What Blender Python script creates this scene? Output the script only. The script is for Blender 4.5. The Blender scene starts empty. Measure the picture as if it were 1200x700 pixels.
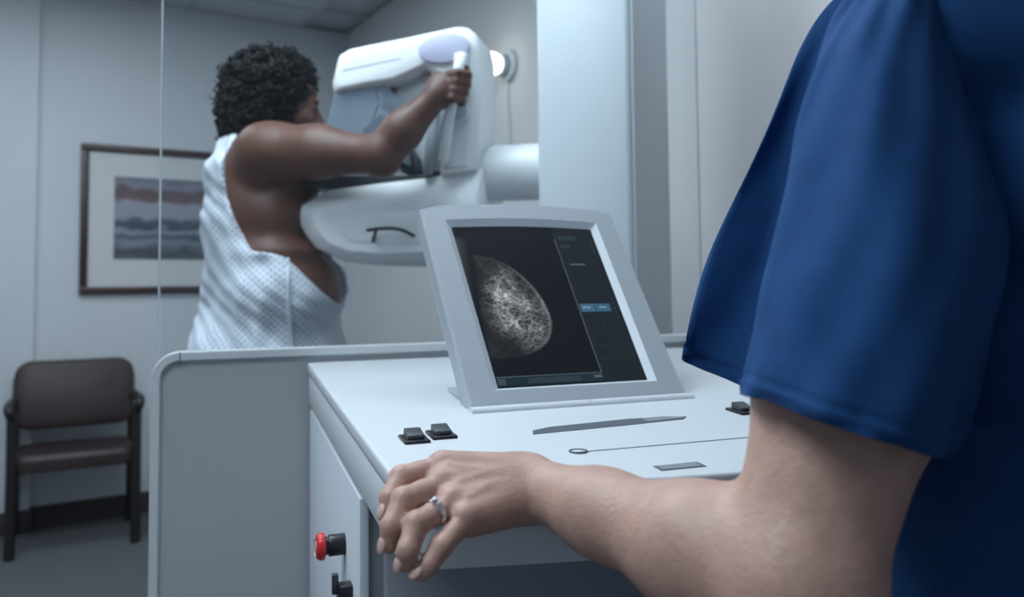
import bpy, bmesh, math, random
import numpy as np
from mathutils import Vector, Matrix, Euler
random.seed(7); RNG = np.random.default_rng(7)
scene = bpy.context.scene
COL = scene.collection

# ------------------------------------------------------------------ camera
FPX, PITCH, ROLL, ZC = 950.0, math.radians(3.0), 0.010, 1.13
CY = 335 - FPX * math.tan(PITCH)
FW = np.array([0, math.cos(PITCH), math.sin(PITCH)])
_U = np.array([0, -math.sin(PITCH), math.cos(PITCH)]); _R = np.array([1.0, 0, 0])
RT = math.cos(ROLL) * _R - math.sin(ROLL) * _U
UP = math.sin(ROLL) * _R + math.cos(ROLL) * _U
CAMP = np.array([0, 0, ZC])
cd = bpy.data.cameras.new('camera'); cam = bpy.data.objects.new('camera', cd); COL.objects.link(cam)
cd.sensor_width = 36.0; cd.lens = 36.0 * FPX / 1200.0
cd.shift_y = (CY - 350) / 1200.0
cd.clip_start = 0.02
M = Matrix(((RT[0], UP[0], -FW[0], 0), (RT[1], UP[1], -FW[1], 0), (RT[2], UP[2], -FW[2], ZC), (0, 0, 0, 1)))
cam.matrix_world = M
cd.dof.use_dof = True; cd.dof.focus_distance = 0.83; cd.dof.aperture_fstop = 4.6
scene.camera = cam

# ------------------------------------------------------------------ world and exposure
world = bpy.data.worlds.new('world'); scene.world = world; world.use_nodes = True
bg = world.node_tree.nodes['Background']
bg.inputs[0].default_value = (0.62, 0.76, 0.95, 1); bg.inputs[1].default_value = 0.30
vs = scene.view_settings
vs.view_transform = 'Standard'; vs.look = 'None'; vs.gamma = 1.0; vs.use_curve_mapping = False
vs.exposure = 0.0
LIGHT_COL = (0.75, 0.89, 1.0)
# (x, y, size_x, size_y, strength) of the fluorescent ceiling panels; last two added to brighten wall and column
TROFFERS = [(-1.05, 0.05, 1.2, 0.6, 13.0), (-0.75, 1.40, 1.2, 0.6, 15.0), (-1.75, 2.75, 1.2, 0.6, 9.0), (0.35, 1.55, 0.6, 0.6, 6.5)]

# ------------------------------------------------------------------ pixel helpers (photo 1200x700)
def ray(x, y): return FW + RT * (x - 600) / FPX + UP * (CY - y) / FPX
def at(x, y, D):
    d = ray(x, y); return CAMP + d * (D / d[1])
def onplane(x, y, p, n):
    d = ray(x, y); return CAMP + d * (np.dot(np.asarray(p) - CAMP, n) / np.dot(d, n))

# ------------------------------------------------------------------ materials
def mat(name, col, rough=0.5, metal=0.0, bump=0.0, bscale=200.0, var=0.0, vscale=6.0, sss=0.0, spec=0.5, coat=0.0, col2=None):
    m = bpy.data.materials.new(name); m.use_nodes = True
    nt = m.node_tree; b = nt.nodes['Principled BSDF']
    b.inputs['Base Color'].default_value = (*col, 1); b.inputs['Roughness'].default_value = rough
    b.inputs['Metallic'].default_value = metal; b.inputs['Specular IOR Level'].default_value = spec
    b.inputs['Coat Weight'].default_value = coat
    tc = nt.nodes.new('ShaderNodeTexCoord')
    if var or col2:
        n = nt.nodes.new('ShaderNodeTexNoise'); n.inputs['Scale'].default_value = vscale; n.inputs['Detail'].default_value = 5
        nt.links.new(tc.outputs['Object'], n.inputs['Vector'])
        r = nt.nodes.new('ShaderNodeValToRGB')
        a = [max(0, c * (1 - var)) for c in col]; c2 = col2 or [min(1, c * (1 + var)) for c in col]
        r.color_ramp.elements[0].position = 0.3; r.color_ramp.elements[1].position = 0.7
        r.color_ramp.elements[0].color = (*a, 1); r.color_ramp.elements[1].color = (*c2, 1)
        nt.links.new(n.outputs['Fac'], r.inputs['Fac']); nt.links.new(r.outputs['Color'], b.inputs['Base Color'])
    if bump:
        n2 = nt.nodes.new('ShaderNodeTexNoise'); n2.inputs['Scale'].default_value = bscale; n2.inputs['Detail'].default_value = 4
        nt.links.new(tc.outputs['Object'], n2.inputs['Vector'])
        bp = nt.nodes.new('ShaderNodeBump'); bp.inputs['Strength'].default_value = bump; bp.inputs['Distance'].default_value = 0.002
        nt.links.new(n2.outputs['Fac'], bp.inputs['Height']); nt.links.new(bp.outputs['Normal'], b.inputs['Normal'])
    if sss:
        b.inputs['Subsurface Weight'].default_value = sss; b.inputs['Subsurface Radius'].default_value = (0.012, 0.005, 0.003)
        b.inputs['Subsurface Scale'].default_value = 1.0
    return m
def emis(name, col, s):
    m = bpy.data.materials.new(name); m.use_nodes = True; nt = m.node_tree; nt.nodes.clear()
    o = nt.nodes.new('ShaderNodeOutputMaterial'); e = nt.nodes.new('ShaderNodeEmission')
    e.inputs[0].default_value = (*col, 1); e.inputs[1].default_value = s; nt.links.new(e.outputs[0], o.inputs[0]); return m
def clear(name, tint, refl=1.0, rough=0.02, body=0.0, bodycol=(.8, .9, 1)):
    m = bpy.data.materials.new(name); m.use_nodes = True; nt = m.node_tree; nt.nodes.clear()
    o = nt.nodes.new('ShaderNodeOutputMaterial'); t = nt.nodes.new('ShaderNodeBsdfTransparent'); t.inputs[0].default_value = (*tint, 1)
    g = nt.nodes.new('ShaderNodeBsdfGlossy'); g.inputs['Roughness'].default_value = rough
    f = nt.nodes.new('ShaderNodeFresnel'); f.inputs[0].default_value = 1.45
    mu = nt.nodes.new('ShaderNodeMath'); mu.operation = 'MULTIPLY'; mu.inputs[1].default_value = refl
    nt.links.new(f.outputs[0], mu.inputs[0])
    src = t
    if body:
        d = nt.nodes.new('ShaderNodeBsdfDiffuse'); d.inputs[0].default_value = (*bodycol, 1)
        mb_ = nt.nodes.new('ShaderNodeMixShader'); mb_.inputs[0].default_value = body
        nt.links.new(t.outputs[0], mb_.inputs[1]); nt.links.new(d.outputs[0], mb_.inputs[2]); src = mb_
    mx = nt.nodes.new('ShaderNodeMixShader')
    nt.links.new(mu.outputs[0], mx.inputs[0]); nt.links.new(src.outputs[0], mx.inputs[1]); nt.links.new(g.outputs[0], mx.inputs[2])
    nt.links.new(mx.outputs[0], o.inputs[0]); return m

MT = dict(
    wall=mat('wall_paint', (0.60, 0.625, 0.655), 0.85, bump=0.15, bscale=350, var=0.02, vscale=2),
    wallr=mat('wall_paint_warm_lit', (0.68, 0.665, 0.66), 0.85, bump=0.15, bscale=350, var=0.02, vscale=2),  # same paint as the back wall, with warm light put into the colour
    ceil=mat('ceiling_tile', (0.60, 0.62, 0.64), 0.95, bump=0.5, bscale=180, var=0.03, vscale=60),
    tbar=mat('ceiling_bar', (0.50, 0.52, 0.55), 0.6),
    carpet=mat('carpet', (0.115, 0.12, 0.13), 1.0, bump=1.0, bscale=900, var=0.25, vscale=150),
    base=mat('baseboard_vinyl', (0.06, 0.05, 0.05), 0.6, var=0.1),
    white=mat('console_enamel', (0.63, 0.66, 0.68), 0.38, bump=0.03, bscale=900),
    wside=mat('console_side_enamel', (0.62, 0.66, 0.70), 0.45, bump=0.03, bscale=900),
    grey=mat('panel_grey', (0.43, 0.455, 0.475), 0.42, bump=0.05, bscale=800, var=0.02, vscale=4),
    cab=mat('cabinet_grey', (0.27, 0.29, 0.32), 0.5),
    bezel=mat('monitor_bezel', (0.40, 0.435, 0.465), 0.45, bump=0.03, bscale=900),
    bezelin=mat('monitor_bezel_inner', (0.60, 0.65, 0.69), 0.4),
    black=mat('black_plastic', (0.012, 0.013, 0.015), 0.35),
    dark=mat('dark_plastic', (0.045, 0.05, 0.058), 0.4),
    red=mat('red_plastic', (0.62, 0.03, 0.03), 0.35),
    slot=mat('slot_grey', (0.11, 0.125, 0.14), 0.75, spec=0.2),
    platef=mat('plate_grey', (0.24, 0.26, 0.28), 0.7, spec=0.2),
    seam=mat('seam_shadow_gap', (0.13, 0.145, 0.16), 0.8, spec=0.2),
    machine=mat('machine_enamel', (0.86, 0.88, 0.89), 0.35, bump=0.02, bscale=600),
    machine2=mat('machine_enamel_light_grey', (0.62, 0.67, 0.70), 0.4),
    mgrey=mat('machine_grey', (0.36, 0.40, 0.43), 0.45),
    colpaint=mat('column_enamel', (0.70, 0.75, 0.79), 0.4, bump=0.02, bscale=600),
    colback=mat('column_shaded_side_grey', (0.60, 0.63, 0.65), 0.5),  # shade on the side face of the column put into its colour
    lilac=mat('lilac_cover', (0.60, 0.60, 0.78), 0.45),
    brown=mat('brown_vinyl', (0.034, 0.020, 0.020), 0.5, bump=0.15, bscale=250, var=0.15, vscale=12),
    chairf=mat('dark_chair_frame', (0.018, 0.016, 0.016), 0.4),
    frame=mat('dark_wood_frame', (0.045, 0.024, 0.022), 0.4, var=0.3, vscale=30),
    mount=mat('picture_mount', (0.60, 0.60, 0.60), 0.8),
    blue=mat('blue_scrub_cotton', (0.014, 0.066, 0.20), 0.85, bump=0.5, bscale=1400, var=0.10, vscale=40, spec=0.2),
    skin=mat('light_skin', (0.48, 0.285, 0.222), 0.50, bump=0.30, bscale=240, var=0.06, vscale=60, sss=0.10, col2=(0.535, 0.325, 0.262)),
    skind=mat('brown_skin', (0.125, 0.053, 0.036), 0.50, bump=0.15, bscale=260, var=0.10, vscale=14, sss=0.06),
    nail=mat('nail', (0.62, 0.40, 0.35), 0.25),
    hairb=mat('black_curly_hair', (0.009, 0.008, 0.009), 0.5, spec=0.22),
    hairt=mat('brown_hair', (0.06, 0.03, 0.018), 0.5, bump=0.6, bscale=300),
    silver=mat('silver', (0.75, 0.76, 0.78), 0.2, metal=1.0),
    sclera=mat('eye_white', (0.75, 0.73, 0.70), 0.25),
    lip=mat('lip', (0.16, 0.05, 0.045), 0.45),
    shoe=mat('white_shoe', (0.6, 0.6, 0.6), 0.5),
    strap=mat('gown_tie_cotton', (0.66, 0.70, 0.76), 0.8),
    glass=clear('shield_glass', (0.955, 0.975, 0.98), 0.7, 0.01),
    glassedge=clear('glass_edge', (0.70, 0.82, 0.85), 2.2, 0.12, 0.6, (.85, .95, 1.0)),  # white body colour paints in the bright reflection along the edge
    acryl=clear('clear_acrylic', (0.80, 0.87, 0.93), 1.0, 0.04, 0.22, (.55, .66, .78)),
    diff=emis('light_diffuser', LIGHT_COL, 8.0),
    bulb=emis('lamp_bulb', (1.0, 0.97, 0.93), 5.0),
    troff=mat('troffer_frame', (0.7, 0.7, 0.7), 0.5),
)

# ------------------------------------------------------------------ object helpers
def mesh_obj(name, V, Fc, m, parent=None, smooth=False, uv=None):
    me = bpy.data.meshes.new(name); me.from_pydata([tuple(map(float, v)) for v in V], [], [tuple(map(int, f)) for f in Fc]); me.update()
    return fin(name, me, m, parent, smooth)
def fin(name, me, m, parent=None, smooth=False):
    if m is not None: me.materials.append(MT[m] if isinstance(m, str) else m)
    if smooth: me.polygons.foreach_set('use_smooth', [True] * len(me.polygons))
    o = bpy.data.objects.new(name, me); COL.objects.link(o)
    if parent: o.parent = parent
    return o
def bm_obj(name, bm, m, parent=None, smooth=False):
    bmesh.ops.recalc_face_normals(bm, faces=bm.faces)
    me = bpy.data.meshes.new(name); bm.to_mesh(me); bm.free()
    o = fin(name, me, m, parent, smooth)
    return o
def auto_smooth(o, ang=35):
    me = o.data; me.polygons.foreach_set('use_smooth', [True] * len(me.polygons))
    bm = bmesh.new(); bm.from_mesh(me)
    for e in bm.edges:
        if len(e.link_faces) == 2 and e.calc_face_angle(0) > math.radians(ang): e.smooth = False
    bm.to_mesh(me); bm.free()
    return o
def empty(name, loc, rz=0.0):
    o = bpy.data.objects.new(name, None); COL.objects.link(o); o.location = Vector(loc); o.rotation_euler = (0, 0, rz); o.empty_display_size = 0.05
    return o
def tag(o, label, cat, group=None):
    o['label'] = label; o['category'] = cat
    if group: o['group'] = group
    return o
def struct(o, label=None):
    o['kind'] = 'structure'
    if label: o['label'] = label
    return o
def bm_box(bm, lo, hi, bev=0.0, seg=2):
    r = bmesh.ops.create_cube(bm, size=1.0)
    lo = Vector(lo); hi = Vector(hi); c = (lo + hi) / 2; s = hi - lo
    for v in r['verts']: v.co = Vector((v.co.x * s.x, v.co.y * s.y, v.co.z * s.z)) + c
    if bev:
        es = list({e for v in r['verts'] for e in v.link_edges})
        bmesh.ops.bevel(bm, geom=es, offset=bev, segments=seg, affect='EDGES', profile=0.5)
def box(name, lo, hi, m, parent=None, bev=0.0, seg=2):
    bm = bmesh.new(); bm_box(bm, lo, hi, bev, seg); o = bm_obj(name, bm, m, parent)
    if bev: auto_smooth(o, 40)
    return o
def bm_tube(bm, pts, r, n=10, caps=True):
    pts = [Vector(p) for p in pts]; rs = r if isinstance(r, (list, tuple)) else [r] * len(pts)
    rings = []; prev = None
    for i, p in enumerate(pts):
        t = (pts[min(i + 1, len(pts) - 1)] - pts[max(i - 1, 0)]).normalized()
        if prev is None:
            a = t.orthogonal().normalized()
        else:
            a = (prev - t * prev.dot(t)).normalized()
        prev = a; b = t.cross(a)
        rings.append([bm.verts.new(p + (a * math.cos(2 * math.pi * k / n) + b * math.sin(2 * math.pi * k / n)) * rs[i]) for k in range(n)])
    for i in range(len(rings) - 1):
        for k in range(n):
            bm.faces.new((rings[i][k], rings[i][(k + 1) % n], rings[i + 1][(k + 1) % n], rings[i + 1][k]))
    if caps:
        bm.faces.new(rings[0][::-1]); bm.faces.new(rings[-1])
def tube(name, pts, r, m, parent=None, n=10):
    bm = bmesh.new(); bm_tube(bm, pts, r, n); return auto_smooth(bm_obj(name, bm, m, parent), 50)
def catmull(P, n, closed=False):
    P = [np.asarray(p, float) for p in P]; out = []; N = len(P); rng = N if closed else N - 1
    for i in range(rng):
        if closed: p0, p1, p2, p3 = P[(i - 1) % N], P[i], P[(i + 1) % N], P[(i + 2) % N]
        else: p0, p1, p2, p3 = P[max(i - 1, 0)], P[i], P[i + 1], P[min(i + 2, N - 1)]
        for k in range(n):
            t = k / n
            out.append(0.5 * ((2 * p1) + (-p0 + p2) * t + (2 * p0 - 5 * p1 + 4 * p2 - p3) * t * t + (-p0 + 3 * p1 - 3 * p2 + p3) * t ** 3))
    if not closed: out.append(P[-1])
    return out
def loft_layers(name, layers, m, parent=None, bev=0.0, ang=35, seg=2):
    """layers: list of lists of 3-D points (same count), closed rings, capped at both ends"""
    bm = bmesh.new(); rings = [[bm.verts.new(Vector(p)) for p in L] for L in layers]; n = len(rings[0])
    for a, b in zip(rings[:-1], rings[1:]):
        for k in range(n): bm.faces.new((a[k], a[(k + 1) % n], b[(k + 1) % n], b[k]))
    bm.faces.new(rings[0][::-1]); bm.faces.new(rings[-1])
    bmesh.ops.recalc_face_normals(bm, faces=bm.faces)
    if bev:
        es = [e for e in bm.edges if len(e.link_faces) == 2 and e.calc_face_angle(0) > math.radians(25)]
        bmesh.ops.bevel(bm, geom=es, offset=bev, segments=seg, affect='EDGES', profile=0.5, clamp_overlap=True)
    return auto_smooth(bm_obj(name, bm, m, parent), ang)
def prism(name, poly, y0, y1, m, parent=None, bev=0.0, seg=2):
    return loft_layers(name, [[(x, y0, z) for x, z in poly], [(x, y1, z) for x, z in poly]], m, parent, bev, 40, seg)
def slab(name, poly, z0, z1, m, parent=None, bev=0.0, seg=2):
    return loft_layers(name, [[(x, y, z0(x, y) if callable(z0) else z0) for x, y in poly], [(x, y, z1(x, y) if callable(z1) else z1) for x, y in poly]], m, parent, bev, 40, seg)
def disc(name, c, ax, r, h, m, parent=None, n=28, bev=0.0, r2=None):
    c = Vector(c); ax = Vector(ax).normalized(); a = ax.orthogonal().normalized(); b = ax.cross(a); r2 = r2 or r
    L = [[c + ax * hh + (a * math.cos(2 * math.pi * k / n) + b * math.sin(2 * math.pi * k / n)) * rr for k in range(n)] for hh, rr in ((0, r), (h, r2))]
    return loft_layers(name, L, m, parent, bev, 40)

# ------------------------------------------------------------------ signed distance bodies -> one continuous mesh
class SDF:
    def __init__(s, xs, ys, zs):
        s.ax = [np.asarray(a, np.float32) for a in (xs, ys, zs)]
        s.f = np.full([len(a) for a in s.ax], 1.0, np.float32)
    def block(s, lo, hi):
        sl = []
        for a, l, h in zip(s.ax, lo, hi):
            i0 = max(0, int(np.searchsorted(a, l)) - 1); i1 = min(len(a), int(np.searchsorted(a, h)) + 2); sl.append(slice(i0, max(i1, i0 + 1)))
        X = s.ax[0][sl[0]][:, None, None]; Y = s.ax[1][sl[1]][None, :, None]; Z = s.ax[2][sl[2]][None, None, :]
        return tuple(sl), X, Y, Z
    def comb(s, sl, d, k, sub=False):
        c = s.f[sl]
        if sub:
            h = np.clip(0.5 - 0.5 * (c + d) / k, 0, 1); s.f[sl] = c * (1 - h) + (-d) * h + k * h * (1 - h)
        else:
            h = np.clip(0.5 + 0.5 * (c - d) / k, 0, 1); s.f[sl] = c * (1 - h) + d * h - k * h * (1 - h)
    def cone(s, a, b, ra, rb=None, k=0.015, sub=False):
        rb = ra if rb is None else rb; a = np.asarray(a, np.float32); b = np.asarray(b, np.float32); m = max(ra, rb) + max(k * 1.5, 0.03)
        sl, X, Y, Z = s.block(np.minimum(a, b) - m, np.maximum(a, b) + m)
        ab = b - a; L2 = float(ab @ ab) + 1e-12
        px, py, pz = X - a[0], Y - a[1], Z - a[2]
        t = np.clip((px * ab[0] + py * ab[1] + pz * ab[2]) / L2, 0, 1)
        d = np.sqrt((px - t * ab[0]) ** 2 + (py - t * ab[1]) ** 2 + (pz - t * ab[2]) ** 2) - (ra + (rb - ra) * t)
        s.comb(sl, d, k, sub); return s
    def chain(s, pts, rs, k=0.015):
        for i in range(len(pts) - 1): s.cone(pts[i], pts[i + 1], rs[i], rs[i + 1], k)
        return s
    def ell(s, c, r, k=0.02, rot=None, sub=False):
        c = np.asarray(c, np.float32); r = np.asarray(r, np.float32); m = float(r.max()) + max(k * 1.5, 0.03)
        sl, X, Y, Z = s.block(c - m, c + m)
        px, py, pz = X - c[0], Y - c[1], Z - c[2]
        if rot is not None:   # rows of rot = local axes
            R = np.asarray(rot, np.float32)
            px, py, pz = (R[0, 0] * px + R[0, 1] * py + R[0, 2] * pz, R[1, 0] * px + R[1, 1] * py + R[1, 2] * pz, R[2, 0] * px + R[2, 1] * py + R[2, 2] * pz)
        k0 = np.sqrt((px / r[0]) ** 2 + (py / r[1]) ** 2 + (pz / r[2]) ** 2); k1 = np.sqrt((px / r[0] ** 2) ** 2 + (py / r[1] ** 2) ** 2 + (pz / r[2] ** 2) ** 2) + 1e-9
        s.comb(sl, k0 * (k0 - 1) / k1, k, sub); return s
    def full(s): return s.ax[0][:, None, None], s.ax[1][None, :, None], s.ax[2][None, None, :]
    def mesh(s):
        f = s.f; ins = f < 0
        nx, ny, nz = f.shape
        cnt = np.zeros((nx - 1, ny - 1, nz - 1), np.int8)
        for dx in (0, 1):
            for dy in (0, 1):
                for dz in (0, 1): cnt += ins[dx:nx - 1 + dx, dy:ny - 1 + dy, dz:nz - 1 + dz]
        act = np.argwhere((cnt > 0) & (cnt < 8))
        idx = np.full(cnt.shape, -1, np.int32); idx[act[:, 0], act[:, 1], act[:, 2]] = np.arange(len(act))
        cor = [(a, b, c) for a in (0, 1) for b in (0, 1) for c in (0, 1)]
        val = np.stack([f[act[:, 0] + a, act[:, 1] + b, act[:, 2] + c] for a, b, c in cor], 1)
        pos = np.stack([np.stack([s.ax[0][act[:, 0] + a], s.ax[1][act[:, 1] + b], s.ax[2][act[:, 2] + c]], 1) for a, b, c in cor], 1)
        acc = np.zeros((len(act), 3)); n = np.zeros(len(act))
        for i in range(8):
            for j in range(i + 1, 8):
                if sum(abs(p - q) for p, q in zip(cor[i], cor[j])) != 1: continue
                va, vb = val[:, i], val[:, j]; mk = (va < 0) != (vb < 0)
                t = np.where(mk, va / np.where(mk, va - vb, 1), 0)
                acc += np.where(mk[:, None], pos[:, i] + t[:, None] * (pos[:, j] - pos[:, i]), 0); n += mk
        V = acc / n[:, None]
        faces = []
        for axn in range(3):
            sl0 = [slice(None)] * 3; sl1 = [slice(None)] * 3; sl0[axn] = slice(0, -1); sl1[axn] = slice(1, None)
            A = ins[tuple(sl0)]; B = ins[tuple(sl1)]
            e = np.argwhere(A != B); u, v = [(1, 2), (2, 0), (0, 1)][axn]
            ok = (e[:, u] > 0) & (e[:, v] > 0) & (e[:, u] < f.shape[u] - 1) & (e[:, v] < f.shape[v] - 1); e = e[ok]
            q = []
            for du, dv in ((-1, -1), (0, -1), (0, 0), (-1, 0)):
                c = e.copy(); c[:, u] += du; c[:, v] += dv; q.append(idx[c[:, 0], c[:, 1], c[:, 2]])
            q = np.stack(q, 1); fl = ~A[e[:, 0], e[:, 1], e[:, 2]]
            q[fl] = q[fl][:, ::-1]; faces.append(q)
        Fq = np.concatenate(faces)
        return V, Fq
def np_obj(name, V, Fq, m, parent=None):
    me = bpy.data.meshes.new(name)
    me.vertices.add(len(V)); me.vertices.foreach_set('co', np.asarray(V, np.float32).ravel())
    nf = len(Fq); me.loops.add(nf * 4); me.loops.foreach_set('vertex_index', np.asarray(Fq, np.int32).ravel())
    me.polygons.add(nf); me.polygons.foreach_set('loop_start', np.arange(nf, dtype=np.int32) * 4); me.polygons.foreach_set('loop_total', np.full(nf, 4, np.int32))
    me.update(); me.validate()
    return fin(name, me, m, parent, True)
def axis(lo, hi, coarse, *fine):
    out = [lo]
    while out[-1] < hi:
        x = out[-1]; st = coarse
        for a, b, s_ in fine:
            if a - 1e-6 <= x < b: st = min(st, s_)
        out.append(x + st)
    return np.array(out)

# ================================================================== ROOM
HC = 2.63
WP = np.array([-1.888, 4.167, 0]); wd = np.array([0.846, 0.533, 0]); wn = np.array([0.533, -0.846, 0])   # picture wall, inward normal
CORN = WP + wd * 1.085
def wall_pts(p0, p1, nrm, th=0.12):
    q0, q1 = p0 - nrm * th, p1 - nrm * th
    return [p0, p1, q1, q0]
def wall(name, p0, p1, nrm, m):
    ps = wall_pts(p0, p1, nrm)
    return struct(loft_layers(name, [[(p[0], p[1], 0) for p in ps], [(p[0], p[1], HC) for p in ps]], m))
rd = np.array([0.533, -0.846, 0]); rn = np.array([-0.846, -0.533, 0])      # right wall, inward normal
wall('wall_back', WP - wd * 2.2, CORN + wd * 0.12, wn, 'wall')
wall('wall_right', CORN, CORN + rd * 7.0, rn, 'wallr')
LJ = WP - wd * 0.49
# projecting pier at the left
pier = [LJ, LJ + wn * 0.05, LJ - wd * 1.7 + wn * 0.05, LJ - wd * 1.7]
struct(loft_layers('wall_left', [[(p[0], p[1], 0) for p in pier], [(p[0], p[1], HC) for p in pier]], 'wall'))
def baseb(name, p0, p1, nrm, h=0.105):
    ps = [p0, p1, p1 + nrm * 0.012, p0 + nrm * 0.012]
    return struct(loft_layers(name, [[(p[0], p[1], 0.0) for p in ps], [(p[0], p[1], h) for p in ps]], 'base', bev=0.003))
baseb('baseboard_back', LJ, CORN, wn); baseb('baseboard_right', CORN, CORN + rd * 7.0, rn)
baseb('baseboard_left', LJ + wn * 0.05 - wd * 1.7, LJ + wn * 0.05 + wd * 0.012, wn); baseb('baseboard_left_return', LJ + wd * 0.0, LJ + wn * 0.05, wd)
struct(box('floor', (-5, -2.2, -0.06), (4.2, 5.6, 0), 'carpet'))
# ceiling: plenum slab, tiles and bars laid in the direction of the walls
struct(box('ceiling', (-5, -2.2, HC + 0.03), (4.2, 5.6, HC + 0.09), 'ceil'))
ceil = bpy.data.objects['ceiling']
cang = math.atan2(wd[1], wd[0]); TS = 0.61
org = CORN + rn * 0.27
tile_me = None; bar_me = {}
for i in range(-9, 1):
    for j in range(0, 10):
        c = org + wd * (i * TS) + wn * (j * TS + TS / 2 - 0.30)
        c = c - wd * (TS / 2)
        if c[1] < -2.0 or c[0] < -4.6 or c[0] > 3.9: continue
        if tile_me is None:
            o = box('ceiling_tile', (-TS / 2 + .006, -TS / 2 + .006, 0), (TS / 2 - .006, TS / 2 - .006, 0.02), 'ceil', ceil); tile_me = o.data
        else:
            o = bpy.data.objects.new('ceiling_tile', tile_me); COL.objects.link(o); o.parent = ceil
        o.location = (c[0], c[1], HC + 0.004); o.rotation_euler = (0, 0, cang)
for i in range(-9, 1):
    c = org + wd * (i * TS) + wn * 2.6
    o = box('ceiling_bar', (-.012, -3.0, 0), (.012, 3.0, 0.012), 'tbar', ceil); o.location = (c[0], c[1], HC - 0.002); o.rotation_euler = (0, 0, cang)
for j in range(0, 10):
    c = org + wn * (j * TS - 0.30) - wd * 2.6
    o = box('ceiling_bar', (-3.0, -.012, 0), (2.9, .012, 0.012), 'tbar', ceil); o.location = (c[0], c[1], HC - 0.0035); o.rotation_euler = (0, 0, cang)
for i, (x, y, sx, sy, st) in enumerate(TROFFERS):
    e = empty('ceiling_light', (x, y, HC - 0.03), cang)
    tag(e, ['recessed fluorescent ceiling light above the console', 'recessed fluorescent ceiling light above the patient', 'unseen ceiling light in front of the brown armchair, added to brighten the back wall', 'small square unseen ceiling light, added to brighten the side of the machine column'][i], 'light', 'fluorescent ceiling lights')
    bm = bmesh.new()
    for lo, hi in (((-sx / 2 - .02, -sy / 2 - .02, -.002), (sx / 2 + .02, -sy / 2, .028)), ((-sx / 2 - .02, sy / 2, -.002), (sx / 2 + .02, sy / 2 + .02, .028)),
                   ((-sx / 2 - .02, -sy / 2, -.002), (-sx / 2, sy / 2, .028)), ((sx / 2, -sy / 2, -.002), (sx / 2 + .02, sy / 2, .028))): bm_box(bm, lo, hi)
    bm_obj('light_frame', bm, 'troff', e)
    box('diffuser', (-sx / 2, -sy / 2, 0.0), (sx / 2, sy / 2, 0.02), emis('light_diffuser', LIGHT_COL, st), e)

# ================================================================== CONSOLE (desk of the workstation)
A = at(360, 425, 1.35); YAW = math.radians(20); SL = -0.0386 / 0.7085
con = empty('control_console', (A[0], A[1], 0), YAW)
tag(con, 'white control console with sloped desk top and grey cabinet below', 'console')
Z0 = A[2]
def dz(x, y): return Z0 + SL * (-y)        # local y is negative towards the user
LF = 0.735; DW = 0.75
front = [(0.0, -LF + .03), (0.009, -LF + .009), (.03, -LF)] + [(0.03 + (DW - .06) * k / 10, -LF - 0.042 * math.sin(math.pi * k / 10)) for k in range(1, 10)] + [(DW - .03, -LF), (DW - .009, -LF + .009), (DW, -LF + .03)]
desk = front + [(DW, -0.05), (DW - 0.015, -0.015), (DW - .05, 0.0), (0.0, 0.0)]
slab('desk_top', desk, lambda x, y: dz(x, y) - 0.017, dz, 'white', con, bev=0.004, seg=3)
def inset(poly, c, k): return [((x - c[0]) * (1 - k[0]) + c[0], (y - c[1]) * (1 - k[1]) + c[1]) for x, y in poly]
slab('desk_apron', inset(desk, (DW / 2, -LF / 2), (0.006, 0.006)), lambda x, y: dz(x, y) - 0.068, lambda x, y: dz(x, y) - 0.0205, 'white', con, bev=0.004)
slab('shadow_gap', inset(desk, (DW / 2, -LF / 2), (0.02, 0.02)), lambda x, y: dz(x, y) - 0.03, lambda x, y: dz(x, y) - 0.010, 'seam', con)
CF = -0.50      # cabinet front
slab('cabinet_body', [(0.014, CF + .004), (DW - .014, CF + .004), (DW - .014, -0.002), (0.014, -0.002)], 0.06, lambda x, y: dz(x, y) - 0.062, 'cab', con)
slab('side_door', [(0.004, CF), (0.0145, CF), (0.0145, -0.006), (0.004, -0.006)], 0.09, lambda x, y: dz(x, y) - 0.076, 'wside', con, bev=0.002)
slab('front_door', [(0.03, CF - .012), (DW - .03, CF - .012), (DW - .03, CF + .005), (0.03, CF + .005)], 0.10, lambda x, y: dz(x, y) - 0.09, 'cab', con, bev=0.003)
box('plinth', (0.04, CF + .04, 0.0), (DW - .04, -0.02, 0.062), 'black', con)
# desk details; slope-following plates
def plate(name, poly, m, h=0.0008, parent=con, bev=0.0):
    return slab(name, poly, lambda x, y: dz(x, y) - 0.001, lambda x, y: dz(x, y) + h, m, parent, bev)
sp = [(0.170, -.588), (0.176, -.572), (.20, -.562), (.30, -.552), (.345, -.553), (.372, -.561), (.362, -.571), (.28, -.580)]
plate('card_slot', sp, 'slot', 0.0006)
plate('slot_cover', [(.315, -.5725), (.366, -.568), (.362, -.5615), (.345, -.5585), (.315, -.5545)], 'platef', 0.0012)
plate('drawer_seam', [(0.178, -.6695), (DW - .1, -.6695), (DW - .1, -.6675), (0.178, -.6675)], 'seam', 0.0004)
rg = bmesh.new(); bm_tube(rg, [(0.186 + .0085 * math.cos(t), -.666 + .0085 * math.sin(t), dz(0, -.666) + .0006) for t in np.linspace(0, 2 * math.pi, 25)], 0.0009, 6, False)
bm_obj('lock_ring', rg, 'seam', con, True)
lb = plate('serial_plate', [(.228, -.75), (.274, -.75), (.274, -.735), (.228, -.735)], 'seam', 0.0006)
plate('plate_face', [(.231, -.748), (.271, -.748), (.271, -.737), (.231, -.737)], 'platef', 0.0009, con)
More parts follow.
